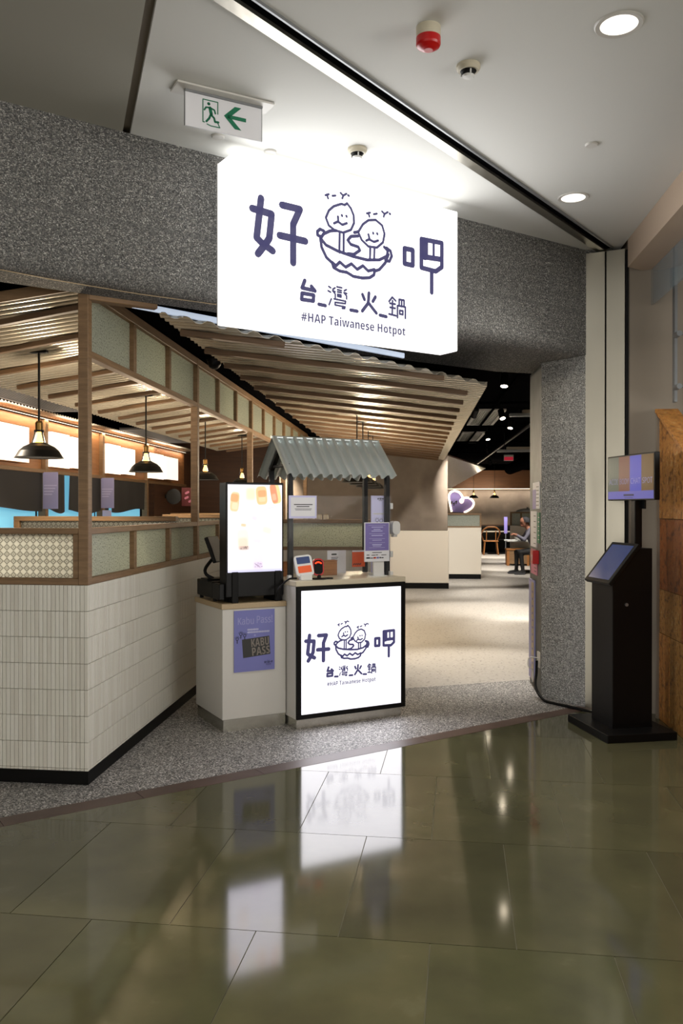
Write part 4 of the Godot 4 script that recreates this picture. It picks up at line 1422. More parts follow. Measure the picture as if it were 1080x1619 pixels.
func side_cabinet():
	var p := thing("side_cabinet", "lower white cabinet left of the counter with a tan top and a blue poster", "cabinet", CC, DESK)
	boxed("body", Vector3(0.008, 0.085, -0.56), Vector3(0.472, 0.826, -0.006), M.white_paint, p, 0.003)
	boxed("plinth", Vector3(0.018, 0.0, -0.55), Vector3(0.472, 0.085, -0.016), M.plinth_steel, p)
	boxed("top", Vector3(0.0, 0.826, -0.57), Vector3(0.474, 0.862, 0.002), M.tan_top, p, 0.003)
	var q := thing("poster", "periwinkle blue poster of a dark member card taped to the front of the low cabinet", "poster", cab(0.088, 0.398, -0.0015), DESK)
	var W := 0.296
	var H := 0.415
	boxed("sheet", Vector3(0, 0, -0.004), Vector3(W, H, 0.0), M.periwinkle, q)
	var z := Transform3D(Basis.IDENTITY, Vector3(0, 0, 0.0006))
	words("title_print", "Kabu", 0.115, 0.05, M.lilac, q, z * Transform3D(Basis.IDENTITY, Vector3(0.085, 0.345, 0)))
	words("title_print", "Pass!", 0.115, 0.05, M.lilac, q, z * Transform3D(Basis.IDENTITY, Vector3(0.222, 0.348, 0)))
	var st := new_st()
	for k in 4: ribbon(st, [Vector2(0.10 + 0.02 * k, 0.283), Vector2(0.112 + 0.02 * k, 0.283)], 0.012, false, z)
	for k in 8: ribbon(st, [Vector2(0.10 + 0.02 * k, 0.265), Vector2(0.112 + 0.02 * k, 0.265)], 0.012, false, z)
	ring(st, Vector2(0.15, 0.243), 0.005, 0.002, z)
	part("pale_print", st, M.lilac_pale, q)
	var cx := Transform3D(Basis(Vector3.BACK, 0.07), Vector3(0.16, 0.163, 0.0006))
	st = new_st()
	face(st, [cx * Vector3(-0.1, -0.063, 0), cx * Vector3(0.1, -0.063, 0), cx * Vector3(0.1, 0.063, 0), cx * Vector3(-0.1, 0.063, 0)], Vector3.BACK)
	part("card_print", st, M.charcoal, q)
	words("card_lettering", "KABU", 0.13, 0.054, M.taupe, q, cx * Transform3D(Basis.IDENTITY, Vector3(0.03, 0.03, 0.0005)), true)
	words("card_lettering", "PASS", 0.13, 0.054, M.taupe, q, cx * Transform3D(Basis.IDENTITY, Vector3(0.032, -0.03, 0.0005)), true)
	st = new_st()
	for c in [Vector2(0.022, 0.225), Vector2(0.048, 0.257), Vector2(0.076, 0.245)]:
		ring(st, c, 0.009, 0.004, z)
		ribbon(st, [c + Vector2(0, -0.013), c + Vector2(0, -0.028)], 0.006, false, z)
		for j in 5: ribbon(st, [c + Vector2(cos(0.5 + 0.53 * j), sin(0.5 + 0.53 * j)) * 0.014, c + Vector2(cos(0.5 + 0.53 * j), sin(0.5 + 0.53 * j)) * 0.019], 0.003, false, z)
	part("doodle_print", st, M.ink, q)
	draw_logo(q, Transform3D(Basis.IDENTITY, Vector3(0.25, 0.05, 0.0006)), 0.045, 0.045, 0.06, M.navy)

func ad_image() -> ImageTexture:
	var im := Image.create(240, 360, false, Image.FORMAT_RGB8)
	im.fill(Color(0.985, 0.975, 1.0))
	var blob := func(cx: float, cy: float, rx: float, ry: float, ang: float, c: Color, soft: float, k: float):
		var R := maxf(rx, ry) * 1.3
		for y in range(maxi(0, int(cy - R)), mini(360, int(cy + R))):
			for x in range(maxi(0, int(cx - R)), mini(240, int(cx + R))):
				var d := Vector2(x - cx, y - cy).rotated(-ang)
				var q := pow(pow(absf(d.x / rx), 4.0) + pow(absf(d.y / ry), 4.0), 0.25)
				var a := (1.0 - smoothstep(1.0 - soft, 1.0 + soft, q)) * k
				a *= 0.82
				if a > 0.0: im.set_pixel(x, y, im.get_pixel(x, y).lerp(c, a))
	blob.call(30, 70, 19, 40, 0.1, Color(1.0, 0.72, 0.38), 0.1, 0.85)
	blob.call(29, 54, 17, 16, 0.1, Color(1.0, 0.55, 0.22), 0.15, 0.8)
	blob.call(31, 88, 13, 14, 0.1, Color(1.0, 0.90, 0.74), 0.2, 0.8)
	blob.call(100, 38, 22, 26, 0.0, Color(1.0, 0.93, 0.66), 0.5, 0.9)
	blob.call(148, 44, 24, 38, -0.08, Color(1.0, 0.70, 0.33), 0.08, 0.9)
	blob.call(150, 36, 18, 14, -0.08, Color(1.0, 0.53, 0.22), 0.15, 0.75)
	blob.call(150, 60, 15, 10, -0.08, Color(1.0, 0.86, 0.66), 0.2, 0.8)
	blob.call(210, 36, 22, 42, -0.2, Color(1.0, 0.78, 0.36), 0.08, 0.95)
	blob.call(203, 36, 14, 40, -0.2, Color(0.95, 0.38, 0.16), 0.1, 0.9)
	blob.call(204, 50, 9, 14, -0.2, Color(1.0, 0.80, 0.66), 0.25, 0.7)
	blob.call(66, 226, 25, 44, -0.06, Color(1.0, 0.90, 0.80), 0.15, 0.75)
	blob.call(66, 240, 20, 22, -0.06, Color(1.0, 0.84, 0.70), 0.3, 0.7)
	blob.call(68, 166, 11, 6, 0.1, Color(1.0, 0.74, 0.50), 0.4, 0.9)
	blob.call(70, 260, 20, 7, 0.0, Color(0.66, 0.52, 0.50), 0.5, 0.7)
	blob.call(116, 138, 12, 9, 0.4, Color(0.86, 0.82, 0.90), 0.5, 0.8)
	blob.call(86, 148, 14, 10, -0.3, Color(0.94, 0.92, 0.95), 0.5, 0.8)
	blob.call(172, 188, 22, 14, 0.3, Color(1.0, 0.97, 0.80), 0.5, 0.9)
	blob.call(128, 232, 22, 8, 0.1, Color(0.88, 0.87, 0.92), 0.5, 0.8)
	blob.call(132, 320, 22, 40, 0.0, Color(0.97, 0.92, 0.99), 0.3, 0.9)
	blob.call(132, 332, 18, 12, 0.0, Color(0.87, 0.78, 0.90), 0.5, 0.8)
	blob.call(50, 330, 60, 20, 0.1, Color(0.95, 0.92, 0.97), 0.7, 0.8)
	blob.call(120, 358, 200, 8, 0.0, Color(0.80, 0.80, 1.0), 0.6, 0.8)
	var r := RandomNumberGenerator.new()
	r.seed = 4
	for k in 16: blob.call(r.randf_range(116, 150), r.randf_range(322, 342), 1.8, 1.8, 0.0, Color(0.55, 0.42, 0.56), 0.4, 0.8)
	for k in 16: blob.call(r.randf_range(52, 86), r.randf_range(254, 264), 1.8, 1.8, 0.0, Color(0.42, 0.32, 0.30), 0.4, 0.8)
	for k in 12: blob.call(154.0 + k * 5.5, 106.0 - k * 1.9 + r.randf_range(-3, 3), 1.6, 2.6, 0.3, Color(0.78, 0.76, 0.80), 0.5, 0.9)
	return ImageTexture.create_from_image(im)

func screen_quad(a: Vector3, b: Vector3, c: Vector3, d: Vector3) -> SurfaceTool:
	# a lower left, b lower right, c upper right, d upper left as seen
	var st := new_st()
	var n := (b - a).cross(d - a).normalized()
	var v := [a, d, c, a, c, b]
	var uv := [Vector2(0, 1), Vector2(0, 0), Vector2(1, 0), Vector2(0, 1), Vector2(1, 0), Vector2(1, 1)]
	for i in 6:
		st.set_normal(n)
		st.set_uv(uv[i])
		st.add_vertex(v[i])
	return st

func cabinet_items():
	# upright advertising display in a black case
	var p := thing("advert_display", "upright lit display advertising drinks in a black case, standing on the low cabinet", "display", cab(0.0, 0.862, 0.0), DESK)
	boxed("case", Vector3(0.045, 0.04, -0.165), Vector3(0.467, 0.818, -0.034), M.black_metal, p, 0.004)
	for x in [0.085, 0.40]: boxed("foot", Vector3(x, 0.0, -0.20), Vector3(x + 0.045, 0.21, -0.024), M.black_paint, p, 0.003)
	var m := StandardMaterial3D.new()
	m.resource_name = "advert_screen"
	m.albedo_color = Color(0.02, 0.02, 0.02)
	m.roughness = 0.2
	m.emission_enabled = true
	m.emission = Color.BLACK
	m.emission_texture = ad_image()
	m.emission_energy_multiplier = 1.06
	part("screen", screen_quad(Vector3(0.056, 0.207, -0.0335), Vector3(0.455, 0.207, -0.0335), Vector3(0.455, 0.803, -0.0335), Vector3(0.056, 0.803, -0.0335)), m, p)
	boxed("bezel", Vector3(0.045, 0.195, -0.036), Vector3(0.467, 0.207, -0.031), M.black_metal, p)
	var al := area("screen_glow", Transform3D(Basis.IDENTITY, Vector3(0.256, 0.505, -0.028)), Vector2(0.4, 0.59), 2.6, Color(0.95, 0.93, 1.0))
	al.reparent(p, false)
	# cash drawer
	var d := thing("cash_drawer", "black cash drawer on four feet, behind the display on the low cabinet", "cash drawer", cab(0.0, 0.862, 0.0), DESK)
	boxed("body", Vector3(0.006, 0.022, -0.53), Vector3(0.43, 0.135, -0.205), M.black_metal, d, 0.004)
	boxed("lip", Vector3(0.006, 0.022, -0.205), Vector3(0.043, 0.13, -0.06), M.black_metal, d, 0.004)
	for x in [0.02, 0.40]:
		for z in [-0.51, -0.23]: boxed("foot", Vector3(x, 0.0, z), Vector3(x + 0.022, 0.022, z + 0.022), M.black_paint, d)
	# till screen on an arm
	var t := thing("till_screen", "black tilted till screen on an arm, seen from behind, left of the display", "screen", cab(0.02, 0.997, 0.37), DESK)
	var st := new_st()
	box(st, Vector3.ZERO, Vector3(0.26, 0.19, 0.028), 0.005, Transform3D(Basis(Vector3.UP, 0.95) * Basis(Vector3.RIGHT, -0.35), Vector3(0.075, 0.215, -0.02)))
	part("panel", st, M.black_paint, t)
	st = new_st()
	tube(st, curve([Vector3(0.075, 0.17, -0.02), Vector3(0.0, 0.085, -0.01), Vector3(-0.005, 0.04, 0.02), Vector3(0.04, 0.012, 0.04)], 12), 0.012, 10)
	part("arm", st, M.black_metal, t)
	boxed("base", Vector3(-0.02, 0, -0.06), Vector3(0.13, 0.014, 0.08), M.black_metal, t, 0.003)

func kiosk():
	# ticket kiosk: local x along its broad side, -z back; touch panel and monitor face local -x
	var deg := 10.0
	var o := Vector3(1.697, 0, -5.402)
	var p := thing("queue_kiosk", "black ticket kiosk with a sloping touch screen on a flat black base", "kiosk", o, deg)
	boxed("base", Vector3(0, 0, -0.58), Vector3(0.488, 0.053, 0), M.black_metal, p, 0.003)
	var prof := PackedVector2Array([Vector2(0.114, 0.053), Vector2(0.396, 0.053), Vector2(0.396, 1.238), Vector2(0.308, 1.238), Vector2(0.114, 0.998)])
	var st := new_st()
	extrude(st, prof, -0.445, -0.152, Transform3D.IDENTITY)
	part("body", st, M.black_metal, p)
	st = new_st()
	box_mm(st, Vector3(0.116, 0.08, -0.1525), Vector3(0.39, 0.96, -0.149), 0.001)
	var door := part("side_door", st, M.black_metal, p)
	var d := Vector3(0.194, 0.24, 0).normalized()
	var n := Vector3(-d.y, d.x, 0)
	var xf := Transform3D(Basis(d, n, Vector3.BACK), Vector3(0.205, 1.118, -0.30))
	st = new_st()
	box(st, Vector3(0.0, 0.022, 0), Vector3(0.335, 0.03, 0.35), 0.004, xf)
	var tp := part("touch_panel", st, M.black_metal, p)
	st = new_st()
	box(st, Vector3(0.002, 0.0372, 0), Vector3(0.285, 0.001, 0.29), 0.0, xf)
	var sc := part("touch_screen", st, M.screen_small, tp)
	sc.set_meta("label", "dim blue touch screen")
	st = new_st()
	tube(st, [Vector3(0.21, 0.868, -0.149), Vector3(0.21, 0.868, -0.140)], 0.011, 14)
	part("lock", st, M.grey_metal, door)
	boxed("pole", Vector3(0.338, 1.238, -0.325), Vector3(0.392, 1.556, -0.27), M.black_metal, p, 0.004)
	boxed("pole_plate", Vector3(0.385, 1.50, -0.36), Vector3(0.398, 1.75, -0.23), M.black_metal, p, 0.002)
	var mo := boxed("monitor", Vector3(0.345, 1.558, -0.665), Vector3(0.384, 1.872, -0.035), M.black_metal, p, 0.004)
	# picture of the monitor: four colour columns over a pale band
	var bars := [Color(0.13, 0.19, 0.17), Color(0.26, 0.10, 0.07), Color(0.10, 0.15, 0.50), Color(0.26, 0.18, 0.06)]
	var lit := structure_free_mats(bars)
	var z0 := -0.655
	var pitch := 0.152
	for i in 4: boxed("screen_column", Vector3(0.3442, 1.622, z0 + pitch * i), Vector3(0.3452, 1.862, z0 + pitch * (i + 1)), lit[i], mo)
	boxed("screen_band", Vector3(0.3442, 1.568, z0), Vector3(0.3452, 1.622, z0 + pitch * 4), lit[4], mo)
	st = new_st()
	var wf := Transform3D(Basis(Vector3(0, 0, 1), Vector3.UP, Vector3(-1, 0, 0)), Vector3(0.3438, 0, 0))
	ribbon(st, [Vector2(-0.43, 1.595), Vector2(-0.30, 1.595)], 0.012, false, wf)
	ribbon(st, [Vector2(-0.42, 1.577), Vector2(-0.31, 1.577)], 0.003, false, wf)
	part("caption_print", st, M.navy, mo)
	var said := ["ACOI", "BODY", "CHAT", "SPOT"]
	for i in 4: words("lettering", said[i], 0.125, 0.038, M.lilac, mo, wf * Transform3D(Basis.IDENTITY, Vector3(z0 + pitch * (i + 0.5), 1.69, 0)))
	# power lead from the socket on the jamb to the kiosk
	st = new_st()
	var sock := Vector3(1.604, 0.27, -6.87)
	tube(st, curve([sock + Vector3(-0.02, 0.0, 0), sock + Vector3(-0.025, -0.09, 0.01), Vector3(1.545, 0.08, -6.74), Vector3(1.57, 0.016, -6.58), Vector3(1.69, 0.012, -6.40), Vector3(1.80, 0.012, -6.25), Vector3(1.87, 0.012, -6.05)], 40), 0.011, 8)
	var c := part("power_lead", st, M.black_paint, self)
	tag(c, "black power lead lying from the wall socket to the kiosk base", "cable")
	st = new_st()
	tube(st, curve([sock + Vector3(-0.005, 0.02, 0.0), sock + Vector3(-0.075, 0.02, -0.02), sock + Vector3(-0.09, -0.04, 0.0), sock + Vector3(-0.055, -0.085, 0.0), sock + Vector3(-0.06, -0.17, 0.02)], 28), 0.004, 8)
	c = part("thin_wire", st, M.white_plastic, self)
	tag(c, "thin white wire looping from the wall socket down beside the black lead", "cable")
	var s := thing("wall_socket", "white double wall socket low on the concrete jamb, with a black plug", "socket", sock, 96.0)
	boxed("plate", Vector3(-0.045, -0.06, -0.004), Vector3(0.045, 0.07, 0.008), M.white_plastic, s, 0.003)
	boxed("plug", Vector3(-0.022, -0.03, 0.008), Vector3(0.022, 0.02, 0.04), M.black_paint, s, 0.005)

func structure_free_mats(bars: Array) -> Array:
	var out := []
	for i in bars.size(): out.append(glow("monitor_column_%d" % i, bars[i] * 1.25, 1.0))
	out.append(glow("monitor_band", Color(0.32, 0.32, 0.62), 1.0))
	for m in out:
		m.albedo_color = Color(0.03, 0.03, 0.03)
		m.roughness = 0.3
		m.metallic_specular = 0.25
	return out

# ================= lamps and ceiling things =================
func pendants():
	# black enamel shade on a rod with a brass socket and a clear bulb
	var p := thing("pendant_lamp", "black pendant lamp over the booths, nearest the mall", "lamp", shop_at(-2.632, 1.857, 5.74), SHOP, "pendant lamps over the booths")
	var st := new_st()
	lathe(st, [Vector2(0.168, 0.0), Vector2(0.160, 0.006), Vector2(0.135, 0.05), Vector2(0.105, 0.078), Vector2(0.060, 0.100), Vector2(0.052, 0.106)], 36)
	lathe(st, [Vector2(0.050, 0.104), Vector2(0.058, 0.098), Vector2(0.103, 0.075), Vector2(0.132, 0.047), Vector2(0.157, 0.004), Vector2(0.168, 0.0)], 36)
	part("shade", st, M.black_metal, p)
	st = new_st()
	for k in 4:
		var a := TAU * k / 4 + 0.5
		var e := Vector3(cos(a), 0, sin(a))
		beam_between(st, e * 0.054 + Vector3(0, 0.104, 0), e * 0.030 + Vector3(0, 0.185, 0), 0.010, 0.010)
	lathe(st, [Vector2(0.034, 0.18), Vector2(0.034, 0.195), Vector2(0.0, 0.2)], 16)
	part("cage", st, M.black_metal, p)
	st = new_st()
	lathe(st, [Vector2(0.024, 0.185), Vector2(0.026, 0.19), Vector2(0.026, 0.245), Vector2(0.018, 0.258), Vector2(0.0, 0.262)], 20)
	var so := part("socket", st, M.brass, p)
	st = new_st()
	lathe(st, [Vector2(0.0, 0.07), Vector2(0.018, 0.078), Vector2(0.028, 0.10), Vector2(0.026, 0.13), Vector2(0.016, 0.165), Vector2(0.014, 0.185)], 18)
	part("bulb", st, M.bulb, so)
	boxed("rod", Vector3(-0.006, 0.26, -0.006), Vector3(0.006, 0.744, 0.006), M.black_metal, p)
	boxed("ceiling_plate", Vector3(-0.06, 0.735, -0.022), Vector3(0.06, 0.755, 0.022), M.black_metal, p, 0.002)
	var l := omni("bulb_light", Vector3(0, 0.11, 0), 1.5, Color(1.0, 0.92, 0.80), 0.022)
	l.reparent(p, false)
	var more := [[-2.605, 8.024, "black pendant lamp over the booths, second from the mall"], [-2.59, 10.29, "black pendant lamp over the booths, third from the mall"], [-2.60, 12.56, "black pendant lamp over the booths, fourth from the mall"], [-0.625, 9.04, "black pendant lamp over the walkway behind the tin roof, nearest"], [-0.62, 9.97, "black pendant lamp over the walkway behind the tin roof, second"], [-0.61, 10.95, "black pendant lamp over the walkway behind the tin roof, third"], [-0.60, 11.9, "black pendant lamp over the walkway behind the tin roof, farthest"]]
	for k in more:
		var c := copy(p, k[2])
		c.position = shop_at(k[0], 1.857 if k[0] < -1.0 else 1.782, k[1])
		if k[0] > -1.0: c.set_meta("group", "pendant lamps over the walkway")
	for k in [[2.48, "left of two hanging before the far plaster wall"], [3.17, "right of two hanging before the far plaster wall"]]:
		var c := copy(p, "small black pendant lamp, " + k[1])
		c.position = shop_at(k[0] - 0.55, 1.86, 28.6)
		c.set_meta("group", "pendant lamps before the far wall")
		var rod: Node3D = c.get_node("rod")
		rod.scale.y = 1.921
		rod.position.y = -0.2396
		(c.get_node("ceiling_plate") as Node3D).position.y = 0.44

func downlight(at: Vector2, label: String, energy: float):
	var p := thing("downlight", label, "lamp", Vector3(at.x, CEIL, -at.y), 0.0, "round recessed downlights in the mall ceiling")
	var st := new_st()
	lathe(st, [Vector2(0.074, 0.01), Vector2(0.074, -0.004), Vector2(0.092, -0.007), Vector2(0.097, -0.002), Vector2(0.097, 0.01)], 40)
	part("trim_ring", st, M.white_paint, p)
	st = new_st()
	lathe(st, [Vector2(0.0, -0.003), Vector2(0.074, -0.003)], 40)
	part("lit_disc", st, M.lamp_face, p)
	var l := spot("downlight_beam", Vector3(at.x, CEIL - 0.02, -at.y), Vector3(at.x, 0, -at.y), energy, Color(1.0, 0.985, 0.95), 62.0, 0.07, 0.9)
	l.reparent(p, true)

func ceiling_items():
	downlight(Vector2(1.117, 3.418), "round lit downlight in the mall ceiling, near the top edge", 1.9)
	downlight(Vector2(1.452, 5.316), "round lit downlight in the mall ceiling, above the kiosk", 1.9)
	for k in [[0.78, 1.5, "directly ahead above the camera"], [0.45, -0.4, "above and behind the camera"], [0.1, -2.3, "farthest behind the camera"]]:
		downlight(Vector2(k[0], k[1]), "round lit downlight in the mall ceiling, " + k[2], 1.9)
	# red beacon and smoke detectors
	var b := thing("alarm_beacon", "red fire alarm beacon on a beige base under the mall ceiling", "beacon", Vector3(0.352, CEIL, -3.44))
	var st := new_st()
	lathe(st, [Vector2(0.0, -0.045), Vector2(0.046, -0.045), Vector2(0.05, -0.03), Vector2(0.05, 0.0)], 28)
	part("base", st, M.beige_plastic, b)
	st = new_st()
	lathe(st, [Vector2(0.0, -0.093), Vector2(0.018, -0.093), Vector2(0.030, -0.088), Vector2(0.046, -0.078), Vector2(0.05, -0.07), Vector2(0.05, -0.043)], 28)
	part("lens", st, M.red, b)
	var dets := [[0.558, 3.736, "smoke detector on the mall ceiling, beside the red beacon"], [0.085, 4.60, "smoke detector on the mall ceiling, just above the glowing sign"]]
	for k in dets:
		var d := thing("smoke_detector", "beige " + k[2], "detector", Vector3(k[0], CEIL, -k[1]), 10.0, "smoke detectors")
		st = new_st()
		lathe(st, [Vector2(0.0, -0.026), Vector2(0.044, -0.026), Vector2(0.053, -0.014), Vector2(0.053, 0.0)], 28)
		part("base", st, M.beige_plastic, d)
		st = new_st()
		lathe(st, [Vector2(0.026, -0.044), Vector2(0.028, -0.036), Vector2(0.036, -0.026)], 28)
		part("vent_ring", st, M.black_paint, d)
		st = new_st()
		lathe(st, [Vector2(0.0, -0.053), Vector2(0.022, -0.052), Vector2(0.027, -0.044), Vector2(0.0, -0.042)], 28)
		for j in 3:
			var a := TAU * j / 3 + PI / 2
			box(st, Vector3(cos(a) * 0.031, -0.036, sin(a) * 0.031), Vector3(0.006, 0.02, 0.006))
		part("chamber_cap", st, M.white_plastic, d)
	for k in [[1.338, 4.54, 0.034, "flat round white cover plate on the ceiling between the two downlights"], [-0.646, 4.44, 0.034, "flat round white cover plate on the ceiling below the exit sign"], [-0.389, 4.63, 0.034, "flat round white cover plate on the ceiling above the sign's left part"]]:
		var d := thing("cover_plate", k[3], "cover", Vector3(k[0], CEIL, -k[1]))
		st = new_st()
		lathe(st, [Vector2(0.0, -0.010), Vector2(k[2] - 0.004, -0.010), Vector2(k[2], -0.006), Vector2(k[2], 0.0)], 28)
		part("disc", st, M.white_paint, d)
	exit_sign()

func exit_sign():
	var p := thing("exit_sign", "white exit sign with a green running figure and arrow, hanging from the mall ceiling", "sign", Vector3(-0.725, CEIL, -3.92), 28.0)
	boxed("mount_plate", Vector3(-0.05, -0.012, -0.06), Vector3(0.43, -0.002, 0.055), M.white_paint, p, 0.002)
	boxed("mount_spine", Vector3(0.0, -0.022, -0.012), Vector3(0.385, -0.002, 0.012), M.grey_metal, p, 0.001)
	var ep := boxed("panel", Vector3(0.0, -0.178, -0.004), Vector3(0.385, -0.02, 0.004), M.paper, p, 0.001)
	for x in [0.0, 0.383]: boxed("edge", Vector3(x - 0.001, -0.178, -0.005), Vector3(x + 0.002, -0.02, 0.005), M.grey_metal, p)
	var z := Transform3D(Basis.IDENTITY, Vector3(0, -0.02, 0.0048))
	var st := new_st()
	ribbon(st, [Vector2(0.095, -0.125), Vector2(0.087, -0.125), Vector2(0.087, -0.02), Vector2(0.16, -0.02), Vector2(0.16, -0.075)], 0.005, false, z)
	ribbon(st, [Vector2(0.107, -0.132), Vector2(0.125, -0.137), Vector2(0.17, -0.137), Vector2(0.16, -0.118)], 0.005, false, z)
	ribbon(st, [Vector2(0.115, -0.036), Vector2(0.116, -0.036)], 0.015, false, z)
	ribbon(st, [Vector2(0.122, -0.055), Vector2(0.128, -0.082)], 0.016, false, z)
	ribbon(st, [Vector2(0.118, -0.053), Vector2(0.102, -0.055), Vector2(0.094, -0.068)], 0.008, false, z)
	ribbon(st, [Vector2(0.128, -0.055), Vector2(0.143, -0.06), Vector2(0.148, -0.075)], 0.008, false, z)
	ribbon(st, [Vector2(0.128, -0.085), Vector2(0.142, -0.098), Vector2(0.146, -0.114), Vector2(0.163, -0.113)], 0.010, false, z)
	ribbon(st, [Vector2(0.125, -0.085), Vector2(0.118, -0.103), Vector2(0.104, -0.12)], 0.010, false, z)
	part("figure_print", st, M.green, ep)
	st = new_st()
	for q in [[Vector2(0.19, -0.075), Vector2(0.245, -0.022), Vector2(0.278, -0.022), Vector2(0.222, -0.075)], [Vector2(0.19, -0.075), Vector2(0.222, -0.075), Vector2(0.278, -0.128), Vector2(0.245, -0.128)], [Vector2(0.206, -0.066), Vector2(0.302, -0.066), Vector2(0.302, -0.084), Vector2(0.206, -0.084)]]:
		var f := []
		for v in q: f.append(v3(z, v))
		face(st, f, Vector3.BACK)
	part("arrow_print", st, M.green, ep)

func shop_ceiling_items():
	var H := 3.05
	# air grilles in the black ceiling
	for k in 4:
		var g := thing("air_grille", ["nearer grey slatted air grille in the black ceiling on the right", "farther grey slatted air grille in the black ceiling on the right", "long slatted air grille hung above the lanterns, left of the corner post", "long slatted air grille hung above the lanterns, right of the corner post"][k], "grille", shop_at([0.93, 0.93, -4.15, -4.15][k], [H, H, 2.64, 2.64][k], [13.3, 17.2, 6.9, 11.6][k]), SHOP, "ceiling air grilles" if k < 2 else "hung air grilles")
		var L: float = [2.3, 2.6, 2.5, 2.4][k]
		if k > 1:
			for z in [-0.4, -1.9]: boxed("hanger", Vector3(0.2, 0.0, z), Vector3(0.212, 0.41, z + 0.012), M.black_metal, g)
		boxed("frame", Vector3(0, -0.03, -L), Vector3(0.05, 0, 0), (M.grille_paint if k < 2 else M.charcoal), g)
		boxed("frame", Vector3(0.42, -0.03, -L), Vector3(0.47, 0, 0), (M.grille_paint if k < 2 else M.charcoal), g)
		for i in 11: boxed("slat", Vector3(0.07 + 0.031 * i, -0.028, -L + 0.05), Vector3(0.082 + 0.031 * i, -0.004, -0.05), (M.grille_paint if k < 2 else M.charcoal), g)
		boxed("end_bar", Vector3(0.05, -0.03, -0.05), Vector3(0.42, 0, 0), (M.grille_paint if k < 2 else M.charcoal), g)
		boxed("end_bar", Vector3(0.05, -0.03, -L), Vector3(0.42, 0, -L + 0.05), (M.grille_paint if k < 2 else M.charcoal), g)
	# track spots
	var at := [[0.95, 9.2, -0.1, -0.35], [1.25, 12.55, 0.15, -0.55], [1.55, 14.0, -0.2, -0.4], [1.35, 16.2, 0.1, -0.35], [0.75, 15.2, 0.08, 0.8], [2.3, 11.2, -0.2, 0.45], [2.6, 18.5, 0.0, 0.45], [1.7, 20.5, 0.2, 0.4], [3.2, 23.0, -0.1, 0.5], [2.2, 25.5, 0.1, 0.5], [0.85, 12.3, -0.2, 0.9]]
	var where := ["nearest the entrance over the walkway", "second along the walkway", "third along the walkway", "fourth along the walkway", "beside the far grille", "near the concrete jamb", "midway down the right side", "above the pale low partition", "far down the right side", "nearest the far wall", "added to light the middle plaster wall"]  # the last spotlight is added to brighten the middle wall
	for k in at.size():
		var s := thing("track_spot", "black ceiling spotlight, " + where[k], "lamp", shop_at(at[k][0], H, at[k][1]), SHOP, "black ceiling spotlights")
		var st := new_st()
		var ax := Transform3D(Basis(Vector3.RIGHT, at[k][3]) * Basis(Vector3.BACK, at[k][2]), Vector3(0, -0.16, 0))
		lathe(st, [Vector2(0.038, -0.09), Vector2(0.045, -0.09), Vector2(0.045, 0.06), Vector2(0.03, 0.075), Vector2(0.0, 0.075)], 18, ax)
		part("can", st, M.black_metal, s)
		boxed("stem", Vector3(-0.008, -0.12, -0.008), Vector3(0.008, 0, 0.008), M.black_metal, s)
		st = new_st()
		lathe(st, [Vector2(0.0, -0.086), Vector2(0.038, -0.086)], 18, ax)
		part("lit_lens", st, M.spot_glow, s)
		var l := spot("spot_beam", Vector3.ZERO, Vector3.DOWN, [11.0, 11.0, 11.0, 11.0, 15.0, 18.0, 9.0, 20.0, 20.0, 22.0, 13.0][k], Color(1.0, 0.97, 0.93), 26.0, 0.04, 0.8)
		l.reparent(s, false)
		l.transform = ax * Transform3D(Basis(Vector3.RIGHT, -PI / 2), Vector3(0, -0.10, 0))
	# spots over the dining area on the left
	for k in [[-3.5, 7.5, "over the aisle left of the booths, nearest"], [-2.35, 15.5, "before the brown back wall"], [-3.85, 5.7, "added out of view to light the first booth glass"]]:  # the last one is added, out of view, to light the booth glass
		var s := thing("track_spot", "black ceiling spotlight " + k[2], "lamp", shop_at(k[0], H, k[1]), SHOP, "black ceiling spotlights")
		var st := new_st()
		var ax := Transform3D(Basis(Vector3.RIGHT, 0.35) * Basis(Vector3.BACK, -0.3), Vector3(0, -0.40, 0))
		if k[1] < 6.0: ax.basis = Basis(Vector3.RIGHT, -0.50) * Basis(Vector3.BACK, 0.62)
		lathe(st, [Vector2(0.038, -0.09), Vector2(0.045, -0.09), Vector2(0.045, 0.06), Vector2(0.03, 0.075), Vector2(0.0, 0.075)], 18, ax)
		part("can", st, M.black_metal, s)
		boxed("stem", Vector3(-0.008, -0.36, -0.008), Vector3(0.008, 0, 0.008), M.black_metal, s)
		st = new_st()
		lathe(st, [Vector2(0.0, -0.086), Vector2(0.038, -0.086)], 18, ax)
		part("lit_lens", st, M.spot_glow, s)
		var l := spot("spot_beam", Vector3.ZERO, Vector3.DOWN, 10.0, Color(1.0, 0.93, 0.83), 38.0, 0.04, 0.8)
		l.reparent(s, false)
		l.transform = ax * Transform3D(Basis(Vector3.RIGHT, -PI / 2), Vector3(0, -0.10, 0))
	# unlit white batten lights, a duct and pipes
	for k in 2:
		var b := thing("batten_light", ["unlit white batten light high in the black ceiling, nearer", "unlit white batten light high in the black ceiling, farther"][k], "lamp", shop_at([1.45, 1.65][k], [2.93, 2.66][k], [13.3, 17.5][k]), SHOP, "unlit batten lights")
		boxed("housing", Vector3(0, 0.0, -0.09), Vector3(1.0, 0.05, 0), M.grey_metal, b, 0.004)
		boxed("tray", Vector3(0.2, 0.05, -0.12), Vector3(1.0, 0.10, 0.02), M.wall_grey, b)
		for x in [0.15, 0.9]: boxed("hanger", Vector3(x, 0.05, -0.05), Vector3(x + 0.012, [0.12, 0.39][k], -0.038), M.black_metal, b)
	var st := new_st()
	tube(st, [shop_at(2.95, 2.75, 10.5), shop_at(2.95, 2.75, 27)], 0.17, 20)
	tag(part("air_duct", st, M.void_black, self), "black round air duct running back under the black ceiling", "duct")
	st = new_st()
